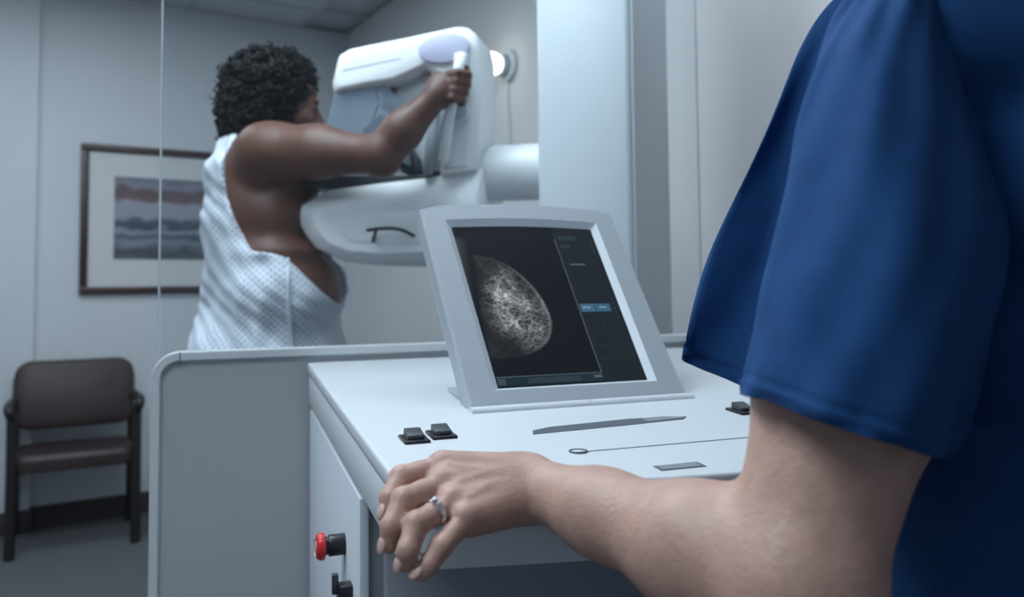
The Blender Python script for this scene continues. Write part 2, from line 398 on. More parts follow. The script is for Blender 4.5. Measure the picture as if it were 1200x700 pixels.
def rocker(x, y, w=0.026, d=0.034):
    o = slab('rocker_switch', [(x - w / 2, y - d / 2), (x + w / 2, y - d / 2), (x + w / 2, y + d / 2), (x - w / 2, y + d / 2)], lambda a, b: dz(a, b) - .002, lambda a, b: dz(a, b) + .003, 'black', con, bev=0.001)
    w2, d2 = w * .68, d * .62
    slab('rocker', [(x - w2 / 2, y - d2 / 2), (x + w2 / 2, y - d2 / 2), (x + w2 / 2, y + d2 / 2), (x - w2 / 2, y + d2 / 2)], lambda a, b: dz(a, b) + .0025, lambda a, b: dz(a, b) + (.009 + (b - y) * .18), 'dark', o, bev=0.0015)
rocker(.047, -.573); rocker(.078, -.563); rocker(.452, -.557)
# emergency stop and key clip on the cabinet side (local x = 0)
def side_pt(px, py): 
    p = onplane(px, py, A, np.array([math.cos(YAW), math.sin(YAW), 0])); q = p - np.array([A[0], A[1], 0])
    return (0.004, -(q @ np.array([math.sin(YAW), -math.cos(YAW), 0])), q[2])
es = side_pt(400, 638)
eo = disc('stop_button_base', (es[0] + .001, es[1], es[2]), (-1, 0, 0), 0.0125, 0.02, 'black', con, 20, 0.001)
disc('stop_button_collar', (es[0] - .018, es[1], es[2]), (-1, 0, 0), 0.0105, 0.006, 'black', con, 20)
sb = disc('stop_button', (es[0] - .023, es[1], es[2]), (-1, 0, 0), 0.0165, 0.011, 'red', con, 28, 0.004, 0.0145)
for k in range(3):
    a0 = k * 2.094
    tube('arrow_mark', [(es[0] - .0342, es[1] + .0095 * math.cos(t), es[2] + .0095 * math.sin(t)) for t in np.linspace(a0, a0 + 1.3, 7)], 0.0008, 'mount', sb, 6)
kc = side_pt(408, 690)
box('key_lock', (kc[0] - .016, kc[1] - .010, kc[2] - .013), (kc[0] + .001, kc[1] + .010, kc[2] + .006), 'black', con, 0.002)
box('key_lever', (kc[0] - .022, kc[1] - .004, kc[2] - .004), (kc[0] - .015, kc[1] + .004, kc[2] + .018), 'dark', con, 0.001)

# ================================================================== SHIELD behind the console
sh = empty('radiation_shield', (A[0], A[1], 0), YAW)
tag(sh, 'floor standing radiation shield, grey lower panel with white trim and clear glass above', 'shield')
X0, X1, ZT = -0.229, 0.776, 1.022
def rrect(x0, x1, z0, z1, r, n=6):
    out = []
    for cx, cz, a0 in ((x1 - r, z1 - r, 0), (x0 + r, z1 - r, 90)):
        for k in range(n + 1):
            a = math.radians(a0 + 90 * k / n); out.append((cx + r * math.cos(a), cz + r * math.sin(a)))
    return out + [(x0, z0), (x1, z0)]
prism('lower_panel', rrect(X0 + .006, X1 - .006, 0.03, ZT - .006, 0.03), 0.006, 0.034, 'grey', sh)
path = rrect(X0, X1, 0.0, ZT, 0.034, 8); path = [path[-1]] + path[:-1]
bm = bmesh.new()
prof = [(-.0075, .0), (-.0085, .008), (-.0085, .036), (-.006, .042), (.004, .042), (.0075, .036), (.0075, .008), (.004, .0)]
rings = []
for i, (x, z) in enumerate(path):
    p0 = path[max(i - 1, 0)]; p1 = path[min(i + 1, len(path) - 1)]
    t = Vector((p1[0] - p0[0], p1[1] - p0[1])).normalized(); nn = Vector((-t.y, t.x))   # left of travel
    rings.append([bm.verts.new((x + nn.x * a, b, z + nn.y * a)) for a, b in prof])
for a, b in zip(rings[:-1], rings[1:]):
    for k in range(8): bm.faces.new((a[k], a[(k + 1) % 8], b[(k + 1) % 8], b[k]))
bm.faces.new(rings[0]); bm.faces.new(rings[-1])
auto_smooth(bm_obj('trim', bm, 'white', sh), 30)
prism('trim_joint', [(X0 + .033, ZT - .010), (X0 + .0345, ZT - .010), (X0 + .0345, ZT + .0083), (X0 + .033, ZT + .0083)], -.0006, 0.0426, 'seam', sh)
GX0, GX1 = -0.226, 0.773
box('glass_pane', (GX0, 0.017, ZT + .006), (GX1, 0.022, 2.05), 'glass', sh)
box('glass_edge', (GX0 - .0034, 0.0168, ZT + .006), (GX0 - .0002, 0.0222, 2.05), 'glassedge', sh)
box('glass_edge', (GX1 + .0002, 0.0168, ZT + .006), (GX1 + .0022, 0.0222, 2.05), 'glassedge', sh)
box('glass_edge', (GX0, 0.0168, 2.0502), (GX1, 0.0222, 2.052), 'glassedge', sh)

# ================================================================== MONITOR
MBL = np.array([-0.051, 0.972, 0.985])
mon = empty('monitor', MBL, math.radians(21))
tag(mon, 'grey tilted monitor on the console showing a breast x-ray', 'monitor')
TL = math.radians(37)
def flare(v): return 0.016 * v / 0.328      # the housing widens a little towards the top
def mp3(a, v, n): return (a - flare(v) * (1 - a / W), v * math.sin(TL) - n * math.cos(TL), v * math.cos(TL) + n * math.sin(TL))   # n = out of the screen
W, Hh = 0.299, 0.326
SX0, SX1, SV0, SV1 = 0.044, 0.254, 0.028, 0.292
def arcTop(k): return Hh + 0.010 * math.sin(math.pi * k)
out_b = [(0.0, 0.0), (W, 0.0)] + [(W - .004 - (W - .008) * k / 12, arcTop(k / 12) - (.006 if k in (0, 12) else 0)) for k in range(13)]
# front bezel ring as bevelled frame: outer outline, face and sloping inner reveal to the screen
inn = [(SX0, SV0), (SX1, SV0)] + [(SX1 - (SX1 - SX0) * k / 12, SV1 + .004 * math.sin(math.pi * k / 12)) for k in range(13)]
mid = [(SX0 - .009, SV0 - .006), (SX1 + .009, SV0 - .006)] + [(SX1 + .009 - (SX1 - SX0 + .018) * k / 12, SV1 + .008 + .006 * math.sin(math.pi * k / 12)) for k in range(13)]
bm = bmesh.new(); n = len(out_b)
def ring(P, d): return [bm.verts.new(mp3(a, v, d)) for a, v in P]
sh2 = [((a - W / 2) * .985 + W / 2, (v - Hh / 2) * .985 + Hh / 2) for a, v in out_b]
R = [ring(sh2, -.026), ring(out_b, -.022), ring(out_b, -.003), ring(sh2, 0.0), ring(mid, 0.0)]
for a, b in zip(R[:-1], R[1:]):
    for k in range(n): bm.faces.new((a[k], a[(k + 1) % n], b[(k + 1) % n], b[k]))
bm.faces.new(R[0])
auto_smooth(bm_obj('bezel', bm, 'bezel', mon), 30)
bm = bmesh.new(); R = [ring(mid, 0.0), ring(inn, -.007)]
for k in range(n): bm.faces.new((R[0][k], R[0][(k + 1) % n], R[1][(k + 1) % n], R[1][k]))
auto_smooth(bm_obj('screen_reveal', bm, 'bezelin', mon), 30)
bm = bmesh.new(); ob2 = [(a * .985 + .002, v * .985 + .002) for a, v in out_b]
R = [ring(ob2, -.0275), ring(ob2, -.034), ring([((a - W / 2) * .8 + W / 2, (v - Hh / 2) * .8 + Hh / 2) for a, v in out_b], -.060)]
for a, b in zip(R[:-1], R[1:]):
    for k in range(n): bm.faces.new((a[k], a[(k + 1) % n], b[(k + 1) % n], b[k]))
bm.faces.new(R[0]); bm.faces.new(R[-1])
auto_smooth(bm_obj('rear_shell', bm, 'bezel', mon), 30)

# screen material (display picture)
def screen_mat():
    m = bpy.data.materials.new('screen_picture'); m.use_nodes = True; nt = m.node_tree; nt.nodes.clear()
    o = nt.nodes.new('ShaderNodeOutputMaterial')
    tc = nt.nodes.new('ShaderNodeTexCoord'); sep = nt.nodes.new('ShaderNodeSeparateXYZ'); nt.links.new(tc.outputs['UV'], sep.inputs[0])
    def mth(op, a, b=None, c=None, clamp=False):
        nd = nt.nodes.new('ShaderNodeMath'); nd.operation = op; nd.use_clamp = clamp
        for i, v in enumerate((a, b, c)):
            if v is None: continue
            if isinstance(v, (int, float)): nd.inputs[i].default_value = v
            else: nt.links.new(v, nd.inputs[i])
        return nd.outputs[0]
    def smooth(v, a, b):
        nd = nt.nodes.new('ShaderNodeMapRange'); nd.interpolation_type = 'SMOOTHSTEP'; nt.links.new(v, nd.inputs[0])
        nd.inputs[1].default_value = a; nd.inputs[2].default_value = b; return nd.outputs[0]
    u, v = sep.outputs[0], sep.outputs[1]
    # breast outline: half ellipse bulging right from the chest wall, drooping
    cu = mth('SUBTRACT', u, 0.10); cv = mth('SUBTRACT', v, 0.47)
    vv = mth('ADD', cv, mth('MULTIPLY', mth('POWER', mth('MAXIMUM', cu, 0.0), 2.0), 0.35))
    wv = mth('ADD', 0.315, mth('MULTIPLY', smooth(vv, -0.05, 0.05), 0.03))
    rad = mth('SQRT', mth('ADD', mth('POWER', mth('DIVIDE', cu, 0.40), 2.0), mth('POWER', mth('DIVIDE', vv, wv), 2.0)))
    mask = mth('SUBTRACT', 1.0, smooth(rad, 0.95, 1.0))
    wallm = smooth(mth('ADD', u, mth('MULTIPLY', cv, -0.15)), 0.02, 0.07)
    mask = mth('MULTIPLY', mask, wallm)
    # gland density
    gu = mth('DIVIDE', mth('SUBTRACT', u, 0.29), 0.25); gv = mth('DIVIDE', mth('SUBTRACT', v, 0.47), 0.27)
    gl = mth('SUBTRACT', 1.0, smooth(mth('SQRT', mth('ADD', mth('POWER', gu, 2.0), mth('POWER', gv, 2.0))), 0.25, 1.12))
    nz = nt.nodes.new('ShaderNodeTexNoise'); nz.inputs['Scale'].default_value = 7; nz.inputs['Detail'].default_value = 6; nt.links.new(tc.outputs['UV'], nz.inputs['Vector'])
    mixv = nt.nodes.new('ShaderNodeVectorMath'); mixv.operation = 'MULTIPLY_ADD'
    nt.links.new(nz.outputs['Color'], mixv.inputs[0]); mixv.inputs[1].default_value = (0.16, 0.16, 0); nt.links.new(tc.outputs['UV'], mixv.inputs[2])
    def fil(scale, stretch, rot, wdt):
        mp = nt.nodes.new('ShaderNodeMapping'); mp.inputs['Scale'].default_value = stretch; mp.inputs['Rotation'].default_value = (0, 0, rot)
        nt.links.new(mixv.outputs[0], mp.inputs['Vector'])
        vo = nt.nodes.new('ShaderNodeTexVoronoi'); vo.feature = 'DISTANCE_TO_EDGE'; vo.inputs['Scale'].default_value = scale; nt.links.new(mp.outputs[0], vo.inputs['Vector'])
        return mth('SUBTRACT', 1.0, smooth(vo.outputs['Distance'], 0.0, wdt))
    f1 = fil(17, (0.7, 1.6, 1), 0.5, 0.12); f2 = fil(30, (0.8, 1.5, 1), -0.4, 0.18); f3 = fil(11, (0.5, 1.9, 1), 0.9, 0.05)
    nz2 = nt.nodes.new('ShaderNodeTexNoise'); nz2.inputs['Scale'].default_value = 5; nz2.inputs['Detail'].default_value = 5; nt.links.new(mixv.outputs[0], nz2.inputs['Vector'])
    dens = smooth(nz2.outputs['Fac'], 0.35, 0.7)
    val = mth('ADD', mth('MULTIPLY', f1, 0.26), mth('ADD', mth('MULTIPLY', f2, 0.22), mth('MULTIPLY', f3, 0.16)))
    val = mth('MULTIPLY', val, mth('ADD', mth('MULTIPLY', dens, 0.8), 0.25))
    val = mth('MULTIPLY', mth('ADD', val, mth('MULTIPLY', dens, 0.10)), mth('ADD', gl, 0.06))
    val = mth('ADD', val, 0.005)
    # bright skin rim near the nipple
    rim = mth('MULTIPLY', smooth(rad, 0.90, 0.97), smooth(u, 0.2, 0.5))
    val = mth('MULTIPLY', mth('ADD', val, mth('MULTIPLY', rim, 0.10)), mask)
    # chest wall muscle corner at the upper left and fold at the lower left
    val = mth('ADD', val, mth('MULTIPLY', mth('MULTIPLY', smooth(mth('SUBTRACT', v, mth('MULTIPLY', u, 6.0)), 0.3, 1.1), 0.05), smooth(v, .95, .90)))
    inpic = mth('MULTIPLY', mth('SUBTRACT', 1.0, smooth(u, 0.700, 0.702)), mth('SUBTRACT', 1.0, smooth(v, .930, .932)))
    val = mth('MULTIPLY', val, inpic)
    cr = nt.nodes.new('ShaderNodeMix'); cr.data_type = 'RGBA'
    cr.inputs['A'].default_value = (0.0075, 0.0095, 0.013, 1); cr.inputs['B'].default_value = (0.013, 0.018, 0.025, 1)
    nt.links.new(smooth(u, .700, .702), cr.inputs['Factor'])
    add = nt.nodes.new('ShaderNodeVectorMath'); add.operation = 'MULTIPLY_ADD'; comb = nt.nodes.new('ShaderNodeCombineXYZ')
    for i in range(3): nt.links.new(val, comb.inputs[i])
    nt.links.new(comb.outputs[0], add.inputs[0]); add.inputs[1].default_value = (0.93, 1.0, 1.06); nt.links.new(cr.outputs['Result'], add.inputs[2])
    e = nt.nodes.new('ShaderNodeEmission'); nt.links.new(add.outputs[0], e.inputs[0]); e.inputs[1].default_value = 1.0
    g = nt.nodes.new('ShaderNodeBsdfPrincipled'); g.inputs['Base Color'].default_value = (0.004, 0.004, 0.005, 1); g.inputs['Roughness'].default_value = 0.35; g.inputs['Specular IOR Level'].default_value = 0.08
    ad = nt.nodes.new('ShaderNodeAddShader'); nt.links.new(e.outputs[0], ad.inputs[0]); nt.links.new(g.outputs[0], ad.inputs[1]); nt.links.new(ad.outputs[0], o.inputs[0])
    return m
scr = loft_layers('screen', [[mp3(a, v, -.010) for a, v in inn], [mp3(a, v, -.0068) for a, v in inn]], screen_mat(), mon)
uvl = scr.data.uv_layers.new(name='UVMap')
for lp in scr.data.loops:
    c = scr.data.vertices[lp.vertex_index].co
    v = (c.y * math.sin(TL) + c.z * math.cos(TL)); aa = (c.x + flare(v)) / (1 + flare(v) / W); uvl.data[lp.index].uv = ((aa - SX0) / (SX1 - SX0), (v - SV0) / (SV1 - SV0))
def ui(name, u0, u1, v0, v1, col, s=1.0, h=-.0064):
    P = [(SX0 + (SX1 - SX0) * u, SV0 + (SV1 - SV0) * v) for u, v in ((u0, v0), (u1, v0), (u1, v1), (u0, v1))]
    return loft_layers(name, [[mp3(a, v, -.0067) for a, v in P], [mp3(a, v, h) for a, v in P]], emis('display_' + name, col, s), scr)
ui('divider_line', .699, .703, .055, .925, (.10, .14, .17)); ui('status_bar', .004, .70, .010, .056, (.016, .032, .045))
ui('status_bar_edge', .004, .70, .056, .060, (.08, .12, .15)); ui('header_line', .02, .70, .926, .929, (.03, .04, .05))
ui('blue_button', .715, .815, .425, .475, (.055, .14, .22)); ui('blue_button', .82, .93, .425, .475, (.045, .12, .20))
ui('header_band', .73, .86, .915, .945, (.03, .05, .065)); ui('header_band', .73, .80, .86, .885, (.03, .05, .065))
ui('caption_bar', .75, .86, .738, .746, (.10, .13, .16))
for k, (u0, u1, v0) in enumerate(((.73, .755, .448), (.76, .785, .448), (.85, .875, .448), (.88, .90, .448))): ui('button_glyph', u0, u1, v0, v0 + .008, (.25, .34, .40), 1, -.0061)
for k in range(5): ui('side_glyph', .955, .968, .90 - k * .022, .908 - k * .022, (.05, .06, .07))
for k in range(5): ui('side_glyph', .955, .968, .50 - k * .03, .515 - k * .03, (.035, .045, .055))
for r in range(3):
    for c in range(2):
        u0, v0 = .72 + c * .125, .30 - r * .085
        for (a, b, cc, d) in ((u0, u0 + .115, v0, v0 + .002), (u0, u0 + .115, v0 + .07, v0 + .072), (u0, u0 + .002, v0, v0 + .072), (u0 + .113, u0 + .115, v0, v0 + .072)): ui('cell_outline', a, b, cc, d, (.028, .036, .045))
for k in range(3): ui('caption_text', .20, .55, .040 - k * .010, .043 - k * .010, (.06, .08, .10), 1, -.0062)
ui('status_icon', .01, .06, .015, .05, (.05, .07, .09), 1, -.0062); ui('status_tag', .64, .695, .030, .045, (.09, .11, .13), 1, -.0062)
# foot: hinge bar along the lower edge and stand
bm = bmesh.new(); bm_tube(bm, [mp3(-.004, -.010, .004), mp3(.150, -.010, .004)], .0085, 14); auto_smooth(bm_obj('hinge_bar', bm, 'white', mon), 40)
bm = bmesh.new(); bm_tube(bm, [mp3(.1515, -.010, .004), mp3(W + .002, -.010, .004)], .0085, 14); auto_smooth(bm_obj('hinge_bar', bm, 'white', mon), 40)
def deskz_local(x, y):      # desk surface height below a point of the monitor frame
    a_ = math.radians(21); wx = MBL[0] + x * math.cos(a_) - y * math.sin(a_); wy = MBL[1] + x * math.sin(a_) + y * math.cos(a_)
    return dz(0, (wx - A[0]) * -math.sin(YAW) + (wy - A[1]) * math.cos(YAW)) - MBL[2]
bp_ = [(0.0, .004), (W, .004), (W - .01, .13), (.01, .13)]
loft_layers('stand_base', [[(x, y, deskz_local(x, y) + .0004) for x, y in bp_], [(x, y, max(deskz_local(x, y) + .006, .006)) for x, y in bp_]], 'bezel', mon, .002)
loft_layers('stand_support', [[(0.06, .03, .010), (W - .06, .03, .010), (W - .06, .125, .010), (0.06, .125, .010)], [(0.10, .115, .13), (W - .10, .115, .13), (W - .10, .150, .125), (0.10, .150, .125)]], 'bezel', mon, .003)

# ================================================================== MAMMOGRAPHY MACHINE
MYAW = math.radians(-12); MO = at(450, 260, 1.95)
mx = np.array([math.cos(MYAW), math.sin(MYAW), 0]); my = np.array([-math.sin(MYAW), math.cos(MYAW), 0])
mac = empty('mammography_machine', (MO[0], MO[1], 0), MYAW)
tag(mac, 'white mammography machine with tall column, curved arm and receptor housing', 'medical machine')
def mw(px, py, yo=0.0): return onplane(px, py, MO + my * yo, my)
def ml(px, py, yo=0.0):
    p = mw(px, py, yo) - np.array([MO[0], MO[1], 0]); return (float(p @ mx), float(p[2]))
def mpoly(pts, yo=0.0): return [ml(x, y, yo) for x, y in pts]
def ylift(P, y): return [(x, y, z) for x, z in P]
# receptor housing
so = [(346, 252), (350, 243), (384, 223), (440, 215), (500, 208), (545, 200), (566, 196), (570, 230), (568, 262), (562, 296), (490, 311), (440, 311), (402, 306), (370, 291), (356, 272)]
si = [(366, 254), (369, 249), (388, 240), (440, 236), (500, 236), (545, 234), (556, 234), (560, 245), (558, 264), (552, 286), (490, 296), (440, 297), (408, 294), (384, 284), (372, 269)]
DH = 0.25
o1, o2 = mpoly(so, 0.03), mpoly(si, 0.0)
loft_layers('receptor_housing', [ylift(o2, 0.0), ylift(o1, 0.03), ylift(o1, DH - .03), ylift(o2, DH)], 'machine', mac, bev=0.008, ang=50, seg=3)
rp = mpoly([(392, 252), (470, 249), (540, 249), (540, 284), (470, 286), (412, 284), (398, 272)], 0.0)
loft_layers('side_cover', [ylift(rp, -.003), ylift(rp, 0.012)], 'machine', mac, bev=0.003)
# hook handle
h0 = mw(430, 270, -.035); 
def mloc(px, py, yo): 
    x, z = ml(px, py, yo); return (x, yo, z)
hk = catmull([mloc(430, 270, -.03), mloc(445, 268, -.032), mloc(462, 268, -.03), mloc(474, 271, -.02), mloc(486, 277, .0)], 5)
tube('hook_handle', hk, 0.0045, 'black', mac, 8); tube('hook_stem', [mloc(441, 269, -.03), mloc(439, 276, -.016), mloc(437, 283, .0)], 0.0045, 'black', mac, 8)
# C-arm head and upright
ho = [(391, 109), (389, 97), (397, 65), (410, 57), (480, 43), (535, 31), (548, 32), (559, 41), (563, 58), (563, 120), (560, 200), (515, 206), (520, 160), (521, 120), (512, 92), (497, 80), (480, 90), (462, 98), (430, 103)]
hin = [(398, 104), (397, 97), (404, 72), (415, 65), (480, 51), (530, 41), (541, 42), (548, 49), (551, 62), (551, 120), (548, 199), (521, 204), (527, 160), (528, 120), (518, 87), (499, 74), (480, 83), (460, 92), (430, 97)]
a1, a2 = mpoly(ho, 0.02), mpoly(hin, 0.0)
loft_layers('tube_head', [ylift(a2, 0.0), ylift(a1, 0.02), ylift(a1, 0.17), ylift(a2, 0.19)], 'machine', mac, bev=0.006, ang=50, seg=3)
# recessed grey inner body under the head
gi = mpoly([(440, 102), (497, 82), (520, 100), (526, 200), (490, 206), (478, 160), (462, 125)], 0.06)
loft_layers('inner_body', [ylift(gi, 0.05), ylift(gi, 0.15)], 'machine2', mac, bev=0.006)
# panel seam lines
sm = mpoly([(402, 82), (470, 68), (470, 69.2), (402, 83.2)], 0.0); loft_layers('cover_seam', [ylift(sm, -.0006), ylift(sm, .004)], 'mgrey', mac)
sm = mpoly([(520, 196.5), (547, 194.5), (547, 196), (520, 198)], 0.0); loft_layers('cover_seam', [ylift(sm, -.0008), ylift(sm, .004)], 'mgrey', mac)
# lilac oval control pad
ov = []
for k in range(28):
    a = 2 * math.pi * k / 28; ex, ey = 30.5 * math.cos(a), 17.5 * math.sin(a); ov.append((520 + ex * .992 + ey * .1, 56 + ey * .992 - ex * .14))
ovl = mpoly(ov, -.008); loft_layers('oval_pad', [ylift(ovl, -.010), ylift(ovl, .004)], 'lilac', mac, bev=0.003)
# grip handle with stand-offs
hb = [mloc(541, 66, -.012), mloc(538, 78, -.036), mloc(534, 100, -.040), mloc(529, 125, -.040), mloc(523, 160, -.034), mloc(519, 188, -.010)]
tube('grip_handle', [Vector(p) for p in catmull(hb, 5)], 0.0125, 'machine', mac, 12)
bkt = mpoly([(533, 62), (548, 62), (545, 96), (530, 96)], -.006); loft_layers('grip_mount', [ylift(bkt, -.012), ylift(bkt, .003)], 'machine', mac, bev=.003)
kn = mloc(538, 131, 0); disc('knob', (kn[0], -.014, kn[2]), (0, 1, 0), .024, .016, 'machine2', mac, 24, .003)
# receptor plate, paddle and bracket
pl = mpoly([(338, 207), (476, 205), (512, 204), (512, 214), (476, 217), (384, 221), (342, 217)], 0.03)
loft_layers('receptor_plate', [ylift(pl, 0.03), ylift(pl, DH - .03)], 'dark', mac, bev=.002)
pd = mpoly([(352, 196), (470, 192), (470, 194), (352, 198)], 0.05); loft_layers('compression_paddle', [ylift(pd, .05), ylift(pd, DH - .05)], 'acryl', mac)
br = mpoly([(466, 172), (480, 168), (494, 188), (496, 203), (474, 204), (468, 190)], 0.05); loft_layers('paddle_bracket', [ylift(br, .03), ylift(br, .2)], 'dark', mac, bev=.003)
b2 = mpoly([(498, 150), (505, 120), (512, 118), (508, 160), (503, 203), (493, 204)], 0.0); loft_layers('shield_bracket', [ylift(b2, .012), ylift(b2, .035)], 'mgrey', mac, bev=.002)
cl = mpoly([(424, 152), (440, 138), (446, 133), (450, 150), (440, 162), (428, 168)], 0.05); loft_layers('collimator', [ylift(cl, .05), ylift(cl, .17)], 'dark', mac, bev=.004)
cl2 = mpoly([(450, 100), (470, 96), (466, 112), (454, 124), (446, 128)], 0.05); loft_layers('lamp_housing', [ylift(cl2, .05), ylift(cl2, .16)], 'mgrey', mac, bev=.004)
tube('cable', [Vector(p) for p in catmull([mloc(440, 106, .04), mloc(444, 120, .03), mloc(440, 132, .035), mloc(436, 146, .045)], 6)], .003, 'black', mac, 6)
# transparent face shield: curved sheet under the head
fs = mpoly([(393, 108), (452, 99), (470, 120), (478, 160), (482, 196), (440, 172), (404, 161), (380, 164)], 0.02)
loft_layers('face_shield', [ylift(fs, .018), ylift(fs, .022)], 'acryl', mac)
# pivot and column
pc = mloc(600, 203, .10); 
bm = bmesh.new(); xs = ml(566, 203, .095)[0]; xe = ml(650, 203, .095)[0]
bm_tube(bm, [(xs - .02, .095, pc[2]), (xs + .02, .095, pc[2]), (xs + .021, .095, pc[2]), (xs + .035, .095, pc[2]), (xe + .02, .095, pc[2])], [.055, .055, .064, .069, .069], 36)
auto_smooth(bm_obj('pivot_tube', bm, 'machine', mac), 40)
CYAW = math.radians(-19)     # the column stands turned a little further
c0 = mw(629, 205, -.03) - np.array([MO[0], MO[1], 0]); cloc = (float(c0 @ mx), float(c0 @ my), 0)
def colbox(name, lo, hi, m, bev):
    o = box(name, lo, hi, m, mac, bev, 3); o.location = cloc; o.rotation_euler = (0, 0, CYAW); return o
colbox('column', (0, 0, .05), (.232, .225, 2.25), 'colpaint', .014)
colbox('column_back', (.2315, .008, .05), (.238, .217, 2.25), 'colback', .003)
colbox('base_plate', (-.42, -.06, 0), (.32, .30, .05), 'machine2', .012)

# ================================================================== WALL LAMP
lamp_p = onplane(597, 78, CORN + rn * 0.0, rn); la = empty('wall_lamp', lamp_p, math.atan2(rn[1], rn[0]))
tag(la, 'small lit round lamp on the wall beside the machine head', 'lamp')
disc('backplate', (0.001, 0, 0), (1, 0, 0), .062, .02, 'machine2', la, 32, .004)
disc('rim', (0.02, 0, 0), (1, 0, 0), .048, .03, 'mgrey', la, 28, .003, .040)
bm = bmesh.new(); bmesh.ops.create_uvsphere(bm, u_segments=20, v_segments=12, radius=.045)
for v in bm.verts: v.co = Vector((v.co.x * 1.1 + .085, v.co.y, v.co.z))
bm_obj('bulb', bm, 'bulb', la, True)
tube('cord', [Vector(p) for p in catmull([(.015, .0, -.06), (.012, -.004, -.15), (.012, .010, -.28), (.012, .005, -.45)], 6)], .005, 'machine2', la, 6)

# ================================================================== PICTURE
def wpt(x, y): 
    p = onplane(x, y, WP, wn); q = p - WP; return (float(q @ wd), float(q[2]))
pe = empty('framed_picture', WP + wn * 0.0, math.atan2(wd[1], wd[0]))
tag(pe, 'dark framed seascape picture with pale mount hanging on the wall', 'picture')
xa, za = wpt(95, 168); xb, zb = wpt(95, 345); xr, _ = wpt(273, 182)
z1, z0 = za, zb
fw_ = 0.036
bm = bmesh.new()
for lo, hi in (((xa, -.03, z0), (xr, -.002, z0 + fw_)), ((xa, -.03, z1 - fw_), (xr, -.002, z1)), ((xa, -.03, z0 + fw_), (xa + fw_, -.002, z1 - fw_)), ((xr - fw_, -.03, z0 + fw_), (xr, -.002, z1 - fw_))):
    bm_box(bm, lo, hi, .005, 2)
auto_smooth(bm_obj('frame', bm, 'frame', pe), 40)
box('mount', (xa + fw_ - .002, -.014, z0 + fw_ - .002), (xr - fw_ + .002, -.004, z1 - fw_ + .002), 'mount', pe)
ix0, iz1 = wpt(134, 207); ix1, iz0 = wpt(244, 305)
def art_mat():
    m = bpy.data.materials.new('seascape_print'); m.use_nodes = True; nt = m.node_tree; b = nt.nodes['Principled BSDF']; b.inputs['Roughness'].default_value = .6
    tc = nt.nodes.new('ShaderNodeTexCoord'); sp_ = nt.nodes.new('ShaderNodeSeparateXYZ'); nt.links.new(tc.outputs['Generated'], sp_.inputs[0])
    mpn = nt.nodes.new('ShaderNodeMapping'); mpn.inputs['Scale'].default_value = (2.2, 1, 4.5); nt.links.new(tc.outputs['Generated'], mpn.inputs[0])
    n = nt.nodes.new('ShaderNodeTexNoise'); n.inputs['Scale'].default_value = 1.6; n.inputs['Detail'].default_value = 6; nt.links.new(mpn.outputs[0], n.inputs['Vector'])
    a = nt.nodes.new('ShaderNodeMath'); a.operation = 'MULTIPLY_ADD'; nt.links.new(n.outputs['Fac'], a.inputs[0]); a.inputs[1].default_value = .30; nt.links.new(sp_.outputs[2], a.inputs[2])
    s = nt.nodes.new('ShaderNodeMath'); s.operation = 'SUBTRACT'; nt.links.new(a.outputs[0], s.inputs[0]); s.inputs[1].default_value = .15
    r = nt.nodes.new('ShaderNodeValToRGB'); nt.links.new(s.outputs[0], r.inputs[0]); cr = r.color_ramp
    cols = [(0, (.11, .12, .14)), (.10, (.05, .06, .08)), (.20, (.20, .23, .27)), (.27, (.06, .08, .11)), (.36, (.25, .28, .33)), (.41, (.05, .065, .09)), (.48, (.10, .11, .14)), (.52, (.27, .29, .34)), (.68, (.29, .30, .35)), (.73, (.15, .10, .10)), (.84, (.12, .085, .09)), (.89, (.22, .22, .26)), (1, (.14, .15, .19))]
    cr.elements[0].position = 0; cr.elements[0].color = (*cols[0][1], 1); cr.elements[1].position = 1; cr.elements[1].color = (*cols[-1][1], 1)
    for p, c in cols[1:-1]: e = cr.elements.new(p); e.color = (*c, 1)
    nt.links.new(r.outputs[0], b.inputs['Base Color']); return m
box('print', (ix0, -.0155, iz0), (ix1, -.013, iz1), art_mat(), pe)

# ================================================================== CHAIR
fl = np.array([-2.102, 3.485]); fr = np.array([-1.688, 3.665]); cyaw = math.radians(29)
cc = (fl + fr) / 2 + np.array([-math.sin(cyaw), math.cos(cyaw)]) * 0.0
ch = empty('waiting_chair', (cc[0] - .015, cc[1], 0), cyaw)
tag(ch, 'brown vinyl armchair with dark frame against the wall', 'chair')
HW = 0.220
def rr2(x0, x1, z0, z1, r, n=5):
    out = []
    for cx, cz, a0 in ((x1 - r, z1 - r, 0), (x0 + r, z1 - r, 90), (x0 + r, z0 + r, 180), (x1 - r, z0 + r, 270)):
        for k in range(n + 1):
            a = math.radians(a0 + 90 * k / n); out.append((cx + r * math.cos(a), cz + r * math.sin(a)))
    return out
bk = rr2(-.25, .25, .49, .80, .07)
def lean(z): return .325 + (z - .45) * .12
loft_layers('backrest', [[(x * .96, lean(z) - .045 + .02 * (1 - (x / .26) ** 2), (z - .645) * .95 + .645) for x, z in bk], [(x, lean(z) - .03 + .02 * (1 - (x / .26) ** 2), z) for x, z in bk], [(x, lean(z) + .012, z) for x, z in bk]], 'brown', ch, bev=.006, seg=3)
st = rr2(-.238, .238, -.02, .43, .05)
loft_layers('seat', [[(x * .97, y, .355 + .0 * y) for x, y in st], [(x, y, .372 - y * .03) for x, y in st], [(x, y, .405 - y * .03) for x, y in st], [(x * .94, y * .94 + .01, .425 - y * .03) for x, y in st]], 'brown', ch, bev=.008, seg=3)
